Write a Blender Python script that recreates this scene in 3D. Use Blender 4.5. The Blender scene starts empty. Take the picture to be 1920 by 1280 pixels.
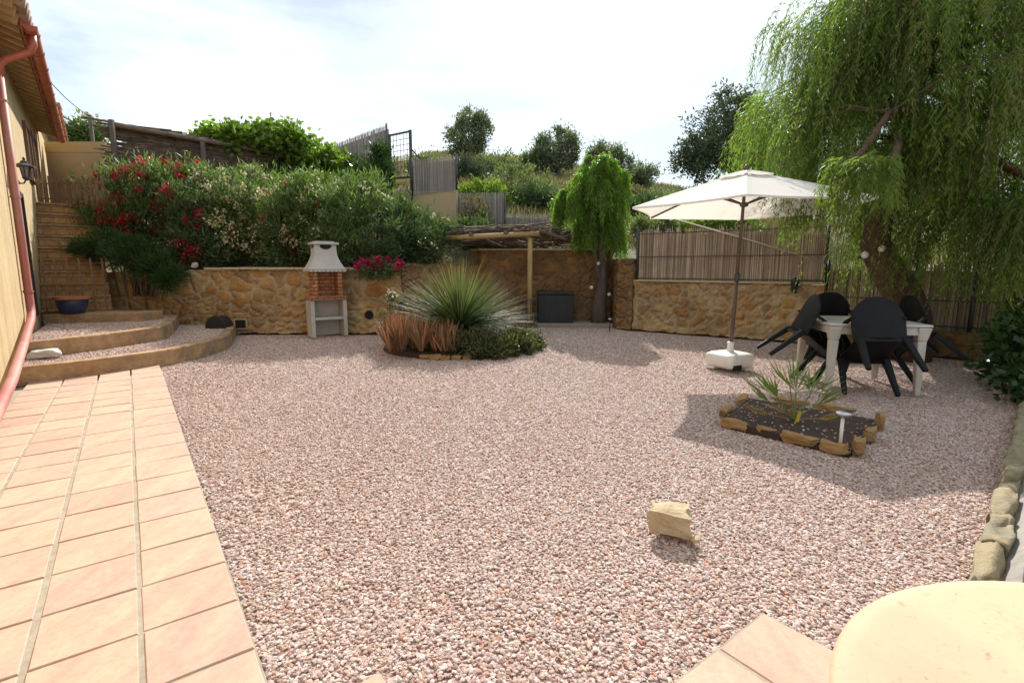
import bpy, math, random
import numpy as np
from mathutils import Vector, Matrix, Euler

random.seed(7)
R = np.random.default_rng(11)
rad = math.radians
sc = bpy.context.scene
col = sc.collection
PI = math.pi

# ------------------------------------------------------------------ camera
EYE = 1.3
PITCH = math.atan(140 / 960)
cp, sp = math.cos(PITCH), math.sin(PITCH)
cam_d = bpy.data.cameras.new('camera'); cam = bpy.data.objects.new('camera', cam_d); col.objects.link(cam)
cam_d.sensor_width = 36; cam_d.lens = 18; cam_d.clip_end = 3000; cam_d.clip_start = 0.05
cam.location = (0, 0, EYE); cam.rotation_euler = (PI / 2 - PITCH, 0, 0)
sc.camera = cam

def ray(u, v):
    a = (u - 960) / 960; k = (640 - v) / 960
    return (a, cp + k * sp, -sp + k * cp)
def at(u, v, Y):
    r = ray(u, v); t = Y / r[1]
    return Vector((t * r[0], Y, EYE + t * r[2]))
def gp(u, v, z=0.0):
    r = ray(u, v); t = (z - EYE) / r[2]
    return Vector((t * r[0], t * r[1], z))

# ------------------------------------------------------------------ light
SUN_EL, SUN_AZ = rad(39.5), math.atan2(.08, .997)
world = bpy.data.worlds.new('World'); sc.world = world; world.use_nodes = True
nt = world.node_tree; nt.nodes.clear()
wo = nt.nodes.new('ShaderNodeOutputWorld'); bg = nt.nodes.new('ShaderNodeBackground')
sky = nt.nodes.new('ShaderNodeTexSky'); sky.sky_type = 'NISHITA'; sky.sun_disc = False
sky.sun_elevation = SUN_EL; sky.sun_rotation = SUN_AZ; sky.dust_density = .7; sky.air_density = 1.0
tc = nt.nodes.new('ShaderNodeTexCoord'); mp = nt.nodes.new('ShaderNodeMapping'); mp.inputs['Scale'].default_value = (1.0, 1.3, 3.2)
mp.inputs['Location'].default_value = (0.35, 0.1, 0.2)
nz = nt.nodes.new('ShaderNodeTexNoise'); nz.inputs['Scale'].default_value = 1.9; nz.inputs['Detail'].default_value = 7; nz.inputs['Roughness'].default_value = .56
cr = nt.nodes.new('ShaderNodeValToRGB'); cr.color_ramp.elements[0].position = .36; cr.color_ramp.elements[1].position = .62; cr.color_ramp.elements[0].color = (.22, .22, .22, 1)
mx = nt.nodes.new('ShaderNodeMix'); mx.data_type = 'RGBA'
nt.links.new(tc.outputs['Generated'], mp.inputs[0]); nt.links.new(mp.outputs[0], nz.inputs['Vector'])
nt.links.new(nz.outputs['Fac'], cr.inputs[0]); nt.links.new(cr.outputs[0], mx.inputs[0])
nt.links.new(sky.outputs[0], mx.inputs[6]); mx.inputs[7].default_value = (10.6, 11.7, 12.4, 1)
nt.links.new(mx.outputs[2], bg.inputs[0]); bg.inputs[1].default_value = 0.074
nt.links.new(bg.outputs[0], wo.inputs[0])

sun_d = bpy.data.lights.new('sun', 'SUN'); sun = bpy.data.objects.new('sun', sun_d); col.objects.link(sun)
sun_d.energy = 4.8; sun_d.angle = rad(.6); sun_d.color = (1, .955, .90)
to_sun = Vector((math.cos(SUN_EL) * math.sin(SUN_AZ), math.cos(SUN_EL) * math.cos(SUN_AZ), math.sin(SUN_EL)))
sun.rotation_euler = (-to_sun).to_track_quat('-Z', 'Y').to_euler()
sun.location = to_sun * 30
sc.view_settings.view_transform = 'Standard'; sc.view_settings.look = 'None'
sc.view_settings.exposure = 0.6; sc.view_settings.gamma = 1
sc.cycles.use_denoising = True
sc.cycles.max_bounces = 6; sc.cycles.transparent_max_bounces = 6
sc.cycles.sample_clamp_indirect = 6

# ------------------------------------------------------------------ materials
def srgb(h):
    h = h.lstrip('#'); o = []
    for i in (0, 2, 4):
        c = int(h[i:i + 2], 16) / 255
        o.append(c / 12.92 if c <= .04045 else ((c + .055) / 1.055) ** 2.4)
    return (*o, 1)

class NM:
    def __init__(s, name):
        s.m = bpy.data.materials.new(name); s.m.use_nodes = True; s.t = s.m.node_tree; s.t.nodes.clear()
        s.out = s.n('OutputMaterial'); s.p = s.n('BsdfPrincipled'); s.l(s.p, 0, s.out, 0)
    def n(s, k): return s.t.nodes.new('ShaderNode' + k)
    def l(s, a, i, b, j): s.t.links.new(a.outputs[i], b.inputs[j])
    def noise(s, scale, detail=5, rough=.55, coord='Object', stretch=None, dist=0):
        t = s.n('TexCoord'); m = s.n('Mapping'); z = s.n('TexNoise')
        if stretch: m.inputs['Scale'].default_value = stretch
        z.inputs['Scale'].default_value = scale; z.inputs['Detail'].default_value = detail
        z.inputs['Roughness'].default_value = rough; z.inputs['Distortion'].default_value = dist
        s.l(t, coord, m, 0); s.l(m, 0, z, 'Vector'); return z
    def ramp(s, src, i, stops, const=False):
        r = s.n('ValToRGB'); e = r.color_ramp.elements
        if const: r.color_ramp.interpolation = 'CONSTANT'
        while len(e) > len(stops): e.remove(e[-1])
        while len(e) < len(stops): e.new(.5)
        for k, (p, c) in enumerate(stops): e[k].position = p; e[k].color = c if len(c) == 4 else (*c, 1)
        s.l(src, i, r, 0); return r
    def mix(s, fac, a, b, mode='MIX'):
        m = s.n('Mix'); m.data_type = 'RGBA'; m.blend_type = mode
        for val, idx in ((fac, 0), (a, 6), (b, 7)):
            if isinstance(val, tuple) and hasattr(val[0], 'outputs'): s.t.links.new(val[0].outputs[val[1]], m.inputs[idx])
            elif idx == 0: m.inputs[0].default_value = val
            else: m.inputs[idx].default_value = val
        return m
    def bump(s, src, i, strength, dist=.01):
        b = s.n('Bump'); b.inputs['Strength'].default_value = strength; b.inputs['Distance'].default_value = dist
        s.l(src, i, b, 'Height'); s.l(b, 0, s.p, 'Normal'); return b

def mat(name, c1, c2=None, scale=6, rough=.75, bump=.25, bscale=None, bdist=.006, stretch=None, metal=0, island=.0, dirt=None):
    """noise blend of two colours + bump; island = per piece brightness change"""
    k = NM(name); c2 = c2 or tuple(x * .75 for x in c1[:3]) + (1,)
    z = k.noise(scale, 7, .6, stretch=stretch)
    r = k.ramp(z, 0, [(.3, c2), (.7, c1)]); last = (r, 0)
    if island:
        g = k.n('NewGeometry'); mr = k.n('MapRange'); mr.inputs[3].default_value = 1 - island; mr.inputs[4].default_value = 1 + island
        s = k.n('HueSaturation'); k.l(g, 'Random Per Island', mr, 0); k.l(mr, 0, s, 'Value'); k.t.links.new(last[0].outputs[last[1]], s.inputs['Color']); last = (s, 0)
    if dirt:
        z2 = k.noise(scale * .35, 4, .6); r2 = k.ramp(z2, 0, [(.48, (0, 0, 0)), (.7, (1, 1, 1))])
        m = k.mix((r2, 0), last, dirt); last = (m, 2)
    k.t.links.new(last[0].outputs[last[1]], k.p.inputs['Base Color'])
    k.p.inputs['Roughness'].default_value = rough; k.p.inputs['Metallic'].default_value = metal
    if bump:
        zb = k.noise(bscale or scale * 5, 6, .6, stretch=stretch); k.bump(zb, 0, bump, bdist)
    return k.m

def leafmat(name, cols, trans=.4, rough=.5, tcol=None):
    """leaf: colour per leaf from ramp + translucency"""
    k = NM(name); g = k.n('NewGeometry'); n = len(cols)
    r = k.ramp(g, 'Random Per Island', [(i / max(1, n - 1), c) for i, c in enumerate(cols)])
    z = k.noise(1.3, 3); r2 = k.ramp(z, 0, [(.3, (.72, .72, .72)), (.7, (1.15, 1.15, 1.1))])
    m = k.mix(1.0, (r, 0), (r2, 0), 'MULTIPLY')
    k.t.links.new(m.outputs[2], k.p.inputs['Base Color']); k.p.inputs['Roughness'].default_value = rough
    k.p.inputs['Specular IOR Level'].default_value = .35
    t = k.n('BsdfTranslucent'); b = k.mix(1.0, (m, 2), tcol or (1.5, 1.7, .7, 1), 'MULTIPLY')
    k.t.links.new(b.outputs[2], t.inputs[0])
    x = k.n('MixShader'); x.inputs[0].default_value = trans
    k.l(k.p, 0, x, 1); k.l(t, 0, x, 2); k.l(x, 0, k.out, 0)
    return k.m

def stone_mat(name, scale, stones, mortar, bumpd=.03, squash=(1, 1, 1.25), mw=.055):
    k = NM(name); t = k.n('TexCoord'); m = k.n('Mapping'); m.inputs['Scale'].default_value = squash
    z = k.n('TexNoise'); z.inputs['Scale'].default_value = 2.2; z.inputs['Detail'].default_value = 3
    k.l(t, 'Object', m, 0); k.l(m, 0, z, 'Vector')
    ad = k.mix(.24, (m, 0), (z, 'Color'), 'LINEAR_LIGHT')
    v1 = k.n('TexVoronoi'); v1.inputs['Scale'].default_value = scale; v2 = k.n('TexVoronoi'); v2.feature = 'DISTANCE_TO_EDGE'; v2.inputs['Scale'].default_value = scale
    k.l(ad, 2, v1, 'Vector'); k.l(ad, 2, v2, 'Vector')
    sep = k.n('SeparateColor'); k.l(v1, 'Color', sep, 0)
    cs = k.ramp(sep, 0, [(i / (len(stones) - 1), c) for i, c in enumerate(stones)])
    zn = k.noise(9, 8, .65); rn = k.ramp(zn, 0, [(.25, (.55, .52, .5)), (.75, (1.25, 1.22, 1.15))])
    cm = k.mix(1.0, (cs, 0), (rn, 0), 'MULTIPLY')
    edge = k.ramp(v2, 0, [(mw * .4, (1, 1, 1)), (mw * 1.5, (0, 0, 0))])
    zm = k.noise(14, 6); rm = k.ramp(zm, 0, [(.3, tuple(c * .7 for c in mortar[:3])), (.7, mortar)])
    c = k.mix((edge, 0), (cm, 2), (rm, 0)); zd = k.noise(.9, 6, .65); rd = k.ramp(zd, 0, [(.34, (.66, .60, .52)), (.62, (1.06, 1.04, 1.0))])
    c = k.mix(1.0, (c, 2), (rd, 0), 'MULTIPLY'); k.l(c, 2, k.p, 'Base Color'); k.p.inputs['Roughness'].default_value = .9
    hh = k.ramp(v2, 0, [(0, (0, 0, 0)), (mw * 2.2, (.8, .8, .8)), (.4, (1, 1, 1))]); zh = k.noise(22, 8, .7)
    a = k.n('Math'); a.operation = 'MULTIPLY_ADD'; k.l(zh, 0, a, 0); a.inputs[1].default_value = .55; k.l(hh, 0, a, 2)
    k.bump(a, 0, .5, bumpd * .5)
    dn = k.n('Displacement'); dn.inputs['Midlevel'].default_value = 1.1; dn.inputs['Scale'].default_value = .040; k.l(a, 0, dn, 'Height'); k.l(dn, 0, k.out, 'Displacement'); k.m.displacement_method = 'DISPLACEMENT'; return k.m

M = {}
M['stucco'] = mat('stucco', (.58, .45, .25, 1), (.52, .40, .21, 1), 1.6, .92, .35, 60, .004, dirt=(.46, .35, .19, 1))
k_ = NM('stucco_streaked'); z = k_.noise(1.6, 7, .6); r = k_.ramp(z, 0, [(.3, (.52, .395, .21)), (.7, (.59, .455, .255))])
zs = k_.noise(3.0, 6, .65, stretch=(2.2, 2.2, .14)); rs = k_.ramp(zs, 0, [(.40, (.80, .77, .72)), (.62, (1.03, 1.02, 1.0))]); mm = k_.mix(1.0, (r, 0), (rs, 0), 'MULTIPLY')
zt = k_.noise(9, 6, .7); rt_ = k_.ramp(zt, 0, [(.34, (.86, .84, .80)), (.5, (1, 1, 1))]); mm = k_.mix(1.0, (mm, 2), (rt_, 0), 'MULTIPLY'); k_.l(mm, 2, k_.p, 'Base Color'); k_.p.inputs['Roughness'].default_value = .93
zb_n = k_.noise(26, 8, .7); k_.bump(zb_n, 0, .55, .012); M['stucco'] = k_.m
M['stucco_far'] = mat('stucco_far', (.50, .36, .16, 1), (.42, .30, .14, 1), 1.2, .92, .2)
M['beige'] = mat('beige_render', (.48, .36, .21, 1), (.40, .29, .17, 1), 1.4, .92, .25, dirt=(.33, .25, .16, 1))
M['eave_board_shaded'] = mat('eave_board_shaded', (.20, .13, .07, 1), (.14, .09, .05, 1), 4, .8, .3)  # boards darkened: shade of the gaps between rafters put into the colour
M['wood_eave_lit'] = mat('eave_wood_lit', (.56, .40, .20, 1), (.42, .28, .13, 1), 4, .75, .3, stretch=(1, 1, 6), island=.2)  # rafters lightened: bounce light under the eave put into the colour
M['roof_tile'] = mat('clay_roof_tile', (.36, .25, .17, 1), (.20, .16, .13, 1), 5, .9, .3, island=.25)
M['gutter'] = mat('terracotta_metal', (.46, .13, .075, 1), (.36, .095, .06, 1), 3, .45, .08)
M['pipe'] = mat('pinkish_pipe_paint', (.43, .15, .12, 1), (.35, .11, .085, 1), 3, .62, .08, dirt=(.45, .25, .2, 1))
M['iron'] = mat('black_iron', (.018, .017, .016, 1), (.03, .026, .022, 1), 8, .55, .15)
M['door'] = mat('dark_wood', (.045, .028, .018, 1), (.025, .016, .012, 1), 4, .6, .2, stretch=(6, 6, 1))
M['frame_brown'] = mat('brown_frame', (.19, .10, .05, 1), None, 6, .6, .15)
M['lampglass'] = mat('lamp_glass', (.22, .21, .19, 1), (.16, .155, .14, 1), 5, .15, 0)
M['glass'] = mat('dark_glass', (.03, .035, .04, 1), None, 3, .08, 0)
ST = [(.48, .29, .11, 1), (.40, .21, .075, 1), (.52, .36, .18, 1), (.33, .22, .12, 1), (.50, .31, .12, 1), (.44, .34, .21, 1)]
M['rubble'] = stone_mat('ochre_rubble', 3.1, ST, (.52, .42, .28, 1), mw=.095)
M['rubble_s'] = stone_mat('small_ochre_rubble', 4.4, ST, (.49, .39, .25, 1), mw=.09)
M['rubble_d'] = stone_mat('shade_darkened_rubble', 3.6, [(.30, .16, .06, 1), (.22, .12, .05, 1), (.34, .20, .08, 1), (.20, .13, .065, 1)], (.23, .155, .09, 1))  # stone and mortar darkened, shade of the alcove put into the colour
M['coping'] = mat('pale_mortar_cap', (.50, .40, .26, 1), (.38, .29, .18, 1), 6, .9, .4, 30, .008)
M['kerb_stone'] = mat('lichen_stone', (.34, .27, .15, 1), (.20, .17, .11, 1), 9, .95, .8, 24, .02, dirt=(.19, .18, .13, 1))
M['step_kerb'] = mat('sandstone_kerb', (.52, .34, .18, 1), (.30, .17, .08, 1), 7, .92, 1, 16, .03, dirt=(.22, .165, .11, 1))
M['brick_stair'] = None
M['soil'] = mat('soil', (.085, .05, .035, 1), (.045, .028, .02, 1), 8, .97, 1, 30, .03)
M['bedsoil'] = None
M['hillsoil'] = mat('dry_hill', (.24, .19, .10, 1), (.10, .12, .045, 1), .35, .97, .6, 3, .1, dirt=(.08, .10, .035, 1))
M['canvas'] = None
M['pole_brown'] = mat('brown_pole', (.10, .062, .045, 1), (.075, .045, .033, 1), 12, .4, .05)
M['white_plastic'] = mat('white_plastic', (.74, .73, .69, 1), (.66, .64, .59, 1), 5, .35, .05, dirt=(.58, .54, .46, 1))
M['table_plastic'] = mat('white_plastic_shaded', (.54, .51, .45, 1), (.44, .40, .34, 1), 4, .4, .06, dirt=(.40, .36, .29, 1))  # white plastic with its colour lowered to stand in for shade
M['black_plastic'] = mat('black_plastic', (.007, .007, .008, 1), (.012, .012, .012, 1), 6, .5, .08, 120, .002)
M['black_plastic'].node_tree.nodes['Principled BSDF'].inputs['Specular IOR Level'].default_value = .16
M['black_box'] = mat('black_box_plastic', (.012, .014, .015, 1), (.018, .02, .02, 1), 5, .55, .1)
M['timber'] = mat('pale_timber', (.42, .30, .13, 1), (.32, .21, .085, 1), 5, .75, .3, 20, .004, stretch=(3, 3, .6))
M['stick'] = mat('brush_stick', (.20, .145, .10, 1), (.09, .065, .045, 1), 5, .9, .3, island=.5)
M['cane'] = mat('grey_brown_cane', (.50, .40, .30, 1), (.37, .28, .20, 1), 3, .85, .2, island=.38)
M['cane_grey'] = mat('weathered_cane', (.44, .40, .37, 1), (.33, .30, .28, 1), 3, .9, .2, island=.22)
M['cane_back'] = mat('cane_backing', (.22, .17, .12, 1), (.16, .12, .085, 1), 6, .95, .3)
M['wire'] = mat('grey_wire', (.10, .095, .09, 1), None, 6, .5, 0, metal=.3)
M['steel_dark'] = mat('dark_steel', (.06, .06, .065, 1), None, 6, .45, .05, metal=.3)
M['bark'] = mat('reddish_bark', (.16, .085, .055, 1), (.065, .036, .026, 1), 7, .95, 1, 22, .05, stretch=(1, 1, .45))
M['bark_grey'] = mat('grey_bark', (.15, .115, .09, 1), (.07, .052, .042, 1), 7, .95, 1, 22, .03, stretch=(1, 1, .4))
M['twig'] = mat('twig', (.11, .075, .045, 1), (.07, .05, .03, 1), 6, .9, .2)
M['concrete'] = mat('cast_concrete', (.55, .51, .46, 1), (.47, .43, .38, 1), 7, .9, .35, 60, .004, dirt=(.40, .36, .31, 1))
M['hood'] = mat('grey_cast_hood', (.52, .50, .47, 1), (.44, .42, .40, 1), 7, .9, .35, 60, .004)
M['slab'] = mat('stone_slab', (.36, .29, .22, 1), (.27, .21, .16, 1), 5, .95, .4)
M['deadblack'] = mat('hollow_shade_black', (.01, .008, .007, 1), (.014, .012, .01, 1), 5, .9, 0)  # near-black colour stands in for the shade inside openings
M['silver'] = mat('brushed_steel', (.62, .63, .65, 1), (.5, .5, .52, 1), 12, .22, .03, metal=.9)
M['edging'] = mat('ochre_edging_stone', (.40, .24, .095, 1), (.26, .15, .06, 1), 7, .93, .8, 24, .02, dirt=(.22, .15, .08, 1))
M['rock'] = mat('pale_tan_rock', (.50, .39, .25, 1), (.36, .27, .16, 1), 9, .93, .8, 30, .015)
M['bluepot'] = mat('blue_glaze', (.03, .045, .10, 1), (.02, .03, .07, 1), 5, .3, .05)
M['terracotta'] = mat('terracotta', (.40, .16, .075, 1), (.32, .12, .055, 1), 5, .8, .2)
M['greywood'] = mat('weathered_grey_wood', (.34, .31, .27, 1), (.23, .21, .18, 1), 5, .9, .5, 20, .006, stretch=(3, 3, 3), island=.2)
M['fencewood'] = mat('old_picket_wood', (.24, .165, .10, 1), (.15, .10, .06, 1), 6, .9, .3, island=.3)
M['trellis'] = mat('trellis_wood', (.20, .11, .06, 1), (.13, .07, .04, 1), 6, .85, .2)
M['yellow_tag'] = mat('yellow_plastic', (.7, .48, .03, 1), None, 6, .5, 0)
M['rope'] = mat('pale_rope', (.55, .47, .36, 1), None, 6, .8, .1)
M['white_stone'] = mat('white_stone', (.62, .57, .50, 1), None, 8, .9, .4)
M['brick'] = None

def brick_mat(name, c1, c2, mortar, sx, bw, bh, mort=.012):
    k = NM(name); t = k.n('TexCoord'); s = k.n('SeparateXYZ'); k.l(t, 'Object', s, 0)
    a = k.n('Math'); a.operation = 'ADD'; k.l(s, 0, a, 0); k.l(s, 1, a, 1)
    cmb = k.n('CombineXYZ'); k.l(a, 0, cmb, 0); k.l(s, 2, cmb, 1)
    b = k.n('TexBrick'); b.inputs['Scale'].default_value = sx; b.inputs['Brick Width'].default_value = bw; b.inputs['Row Height'].default_value = bh
    b.inputs['Mortar Size'].default_value = mort; b.inputs['Color1'].default_value = c1; b.inputs['Color2'].default_value = c2; b.inputs['Mortar'].default_value = mortar
    b.inputs['Mortar Smooth'].default_value = .2
    k.l(cmb, 0, b, 'Vector'); z = k.noise(14, 6); r = k.ramp(z, 0, [(.3, (.7, .7, .7)), (.7, (1.15, 1.15, 1.15))])
    m = k.mix(1.0, (b, 0), (r, 0), 'MULTIPLY'); k.l(m, 2, k.p, 'Base Color'); k.p.inputs['Roughness'].default_value = .88
    iv = k.n('Math'); iv.operation = 'SUBTRACT'; iv.inputs[0].default_value = 1; k.l(b, 'Fac', iv, 1); k.bump(iv, 0, .7, .008); return k.m
M['brick'] = brick_mat('firebox_brick', (.50, .22, .095, 1), (.36, .14, .06, 1), (.10, .065, .045, 1), 1, .21, .066, .008)
M['brick_stair'] = brick_mat('stair_brick', (.52, .30, .12, 1), (.42, .22, .085, 1), (.26, .18, .10, 1), 1, .27, .115, .012)

# umbrella canvas: cream, lets light through
k = NM('cream_canvas'); z = k.noise(40, 4, .6); r = k.ramp(z, 0, [(.3, (.84, .83, .79)), (.7, (.88, .87, .83))]); k.l(r, 0, k.p, 'Base Color'); k.p.inputs['Roughness'].default_value = .85
tr = k.n('BsdfTranslucent'); tr.inputs[0].default_value = (.95, .93, .87, 1); x = k.n('MixShader'); x.inputs[0].default_value = .55
k.l(k.p, 0, x, 1); k.l(tr, 0, x, 2); k.l(x, 0, k.out, 0); M['canvas'] = k.m

# terracotta paving: tone per tile + streaks
k = NM('terracotta_paving'); g = k.n('NewGeometry')
r = k.ramp(g, 'Random Per Island', [(0, (.50, .285, .215)), (.22, (.50, .375, .26)), (.45, (.47, .30, .235)), (.62, (.49, .385, .275)), (.8, (.52, .325, .24)), (1, (.43, .25, .19))])
z = k.noise(2.6, 6, .6, stretch=(3.2, .9, 1), dist=.8); r2 = k.ramp(z, 0, [(.38, (.46, .265, .20)), (.62, (.51, .385, .265))])
m1 = k.mix(.5, (r, 0), (r2, 0)); z3 = k.noise(.9, 5, .65); r3 = k.ramp(z3, 0, [(.52, (0, 0, 0)), (.66, (.7, .7, .7))])
m2 = k.mix((r3, 0), (m1, 2), (.33, .30, .26, 1)); z4 = k.noise(38, 6, .7); r4 = k.ramp(z4, 0, [(.3, (.86, .85, .84)), (.6, (1.04, 1.03, 1.02))])
m3 = k.mix(1.0, (m2, 2), (r4, 0), 'MULTIPLY'); k.l(m3, 2, k.p, 'Base Color'); k.p.inputs['Roughness'].default_value = .8; k.bump(z4, 0, .25, .003); M['paving'] = k.m
M['grout'] = mat('cement_grout', (.40, .34, .26, 1), (.27, .225, .165, 1), 14, .95, .6, 60, .006)
# curved wall cap
k = NM('cream_cap'); z = k.noise(1.8, 6, .6, dist=.5); r = k.ramp(z, 0, [(.3, (.50, .315, .21)), (.6, (.52, .385, .24))])
z2 = k.noise(30, 8, .7); r2 = k.ramp(z2, 0, [(.29, (.55, .52, .47)), (.40, (1, 1, 1))]); m = k.mix(1.0, (r, 0), (r2, 0), 'MULTIPLY')
z3 = k.noise(3.2, 7, .7); r3 = k.ramp(z3, 0, [(.58, (1, 1, 1)), (.72, (.72, .69, .64))]); m = k.mix(1.0, (m, 2), (r3, 0), 'MULTIPLY')
k.l(m, 2, k.p, 'Base Color'); k.p.inputs['Roughness'].default_value = .8; k.bump(z2, 0, .4, .004); M['cap'] = k.m

# gravel: per stone colour; same palette on the bed below
GR = [(0, (.57, .44, .40)), (.13, (.68, .60, .55)), (.27, (.40, .24, .195)), (.40, (.62, .51, .46)), (.53, (.72, .66, .62)), (.66, (.54, .41, .365)), (.77, (.31, .19, .165)), (.85, (.56, .46, .36)), (.93, (.50, .24, .15)), (1, (.65, .56, .52))]
k = NM('gravel_stone'); oi = k.n('ObjectInfo'); r = k.ramp(oi, 'Random', GR); z = k.noise(60, 3, .6)
r2 = k.ramp(z, 0, [(.3, (.70, .68, .67)), (.7, (1.0, .99, .98))]); m = k.mix(1.0, (r, 0), (r2, 0), 'MULTIPLY')
zb = k.noise(.55, 4, .6); rb = k.ramp(zb, 0, [(.35, (.90, .86, .83)), (.65, (1.06, 1.05, 1.05))])
m = k.mix(1.0, (m, 2), (rb, 0), 'MULTIPLY')
k.l(m, 2, k.p, 'Base Color'); k.p.inputs['Roughness'].default_value = .85; M['pebble'] = k.m
k = NM('gravel_bed'); t = k.n('TexCoord'); v = k.n('TexVoronoi'); v.inputs['Scale'].default_value = 75; k.l(t, 'Object', v, 'Vector')
sep = k.n('SeparateColor'); k.l(v, 'Color', sep, 0); r = k.ramp(sep, 0, GR); dk = k.mix(1.0, (r, 0), (.80, .74, .70, 1), 'MULTIPLY'); zp = k.noise(.8, 5, .65); rp = k.ramp(zp, 0, [(.55, (0, 0, 0)), (.68, (.8, .8, .8))]); dk = k.mix((rp, 0), (dk, 2), (.44, .33, .20, 1)); k.l(dk, 2, k.p, 'Base Color')
k.p.inputs['Roughness'].default_value = .95; k.bump(v, 'Distance', -.9, .02); M['gravel_bed'] = k.m

M['leaf_pepper'] = leafmat('pepper_leaf', [(.08, .14, .03, 1), (.14, .23, .045, 1), (.20, .27, .06, 1), (.11, .185, .04, 1), (.17, .25, .05, 1), (.21, .17, .06, 1)], 0.48)
_p = M['leaf_pepper']
M['leaf_pepper_b'] = leafmat('bright_pepper_leaf', [(0.150, 0.264, 0.039, 1), (0.200, 0.324, 0.050, 1), (0.100, 0.192, 0.033, 1)], 0.55)
M['leaf_olive'] = leafmat('olive_leaf', [(0.166, 0.199, 0.119, 1), (0.236, 0.276, 0.179, 1), (0.107, 0.133, 0.071, 1)], 0.35, tcol=(1.2, 1.3, .7, 1))
M['leaf_dark'] = leafmat('dark_tree_leaf', [(0.061, 0.083, 0.046, 1), (0.086, 0.117, 0.064, 1), (0.121, 0.151, 0.100, 1)], 0.25, tcol=(1.2, 1.3, .7, 1))
M['leaf_ole'] = leafmat('oleander_leaf', [(0.084, 0.133, 0.043, 1), (0.119, 0.181, 0.058, 1), (0.154, 0.206, 0.087, 1), (0.070, 0.103, 0.043, 1)], 0.38)
M['leaf_ole_d'] = leafmat('dark_oleander_leaf', [(0.058, 0.098, 0.041, 1), (0.083, 0.132, 0.054, 1), (0.115, 0.161, 0.081, 1)], 0.32)
M['leaf_jun'] = leafmat('juniper_leaf', [(0.036, 0.075, 0.022, 1), (0.060, 0.109, 0.033, 1), (0.024, 0.052, 0.020, 1)], 0.3)
M['leaf_vine'] = leafmat('vine_leaf', [(.12, .19, .03, 1), (.17, .25, .045, 1), (.08, .14, .03, 1), (.20, .25, .06, 1)], .45)
M['leaf_ivy'] = leafmat('ivy_leaf', [(.035, .075, .02, 1), (.055, .11, .03, 1), (.03, .06, .02, 1)], .25, .3)
M['leaf_shrub'] = leafmat('hill_shrub_leaf', [(0.135, 0.165, 0.083, 1), (0.189, 0.214, 0.120, 1), (0.108, 0.138, 0.060, 1)], 0.35)
M['leaf_grass'] = leafmat('dry_grass', [(0.216, 0.190, 0.090, 1), (0.144, 0.144, 0.053, 1), (0.259, 0.220, 0.128, 1), (0.086, 0.114, 0.038, 1)], .35, tcol=(1.3, 1.2, .8, 1))
M['fl_red'] = leafmat('red_petals', [(.42, .025, .05, 1), (.55, .05, .09, 1), (.34, .015, .035, 1)], .4, tcol=(1.3, .7, .7, 1))
M['fl_mag'] = leafmat('magenta_petals', [(.36, .008, .07, 1), (.46, .02, .11, 1)], .4, tcol=(1.3, .7, .9, 1))
M['fl_cream'] = leafmat('cream_petals', [(.66, .60, .36, 1), (.72, .68, .50, 1), (.60, .52, .30, 1)], .4, tcol=(1, 1, .9, 1))
M['fl_pink'] = leafmat('pale_pink_petals', [(.62, .40, .36, 1), (.70, .52, .46, 1)], .4, tcol=(1, 1, .9, 1))
M['leaf_palm'] = leafmat('palm_leaf', [(.13, .21, .045, 1), (.18, .25, .07, 1), (.22, .24, .09, 1)], .35)
M['leaf_dry'] = leafmat('dry_palm_leaf', [(.36, .27, .10, 1), (.30, .20, .08, 1)], .3, tcol=(1.2, 1.1, .8, 1))
M['leaf_aloe'] = leafmat('rusty_aloe_leaf', [(.29, .145, .075, 1), (.34, .18, .10, 1), (.22, .10, .055, 1), (.17, .13, .06, 1), (.34, .20, .12, 1)], .25, tcol=(1.3, 1, .8, 1))
M['leaf_low'] = leafmat('low_succulent_leaf', [(.05, .075, .03, 1), (.075, .10, .04, 1), (.12, .12, .055, 1), (.16, .12, .06, 1)], 0.3)
# dasylirion blades: green to tan tips along UV
k = NM('spiky_leaf'); uv = k.n('UVMap'); s = k.n('SeparateXYZ'); k.l(uv, 0, s, 0); g = k.n('NewGeometry')
r = k.ramp(s, 0, [(0, (.13, .19, .08)), (.45, (.13, .20, .075)), (.74, (.17, .19, .08)), (.93, (.30, .22, .12)), (1, (.38, .28, .15))])
hv = k.n('HueSaturation'); mr = k.n('MapRange'); mr.inputs[3].default_value = .40; mr.inputs[4].default_value = 1.1; k.l(g, 'Random Per Island', mr, 0); k.l(mr, 0, hv, 'Value'); k.l(r, 0, hv, 'Color')
k.l(hv, 0, k.p, 'Base Color'); k.p.inputs['Roughness'].default_value = .55; k.p.inputs['Specular IOR Level'].default_value = .25
t = k.n('BsdfTranslucent'); b = k.mix(1.0, (hv, 0), (1.3, 1.4, .8, 1), 'MULTIPLY'); k.l(b, 2, t, 0); x = k.n('MixShader'); x.inputs[0].default_value = .3
k.l(k.p, 0, x, 1); k.l(t, 0, x, 2); k.l(x, 0, k.out, 0); M['spiky'] = k.m

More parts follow.
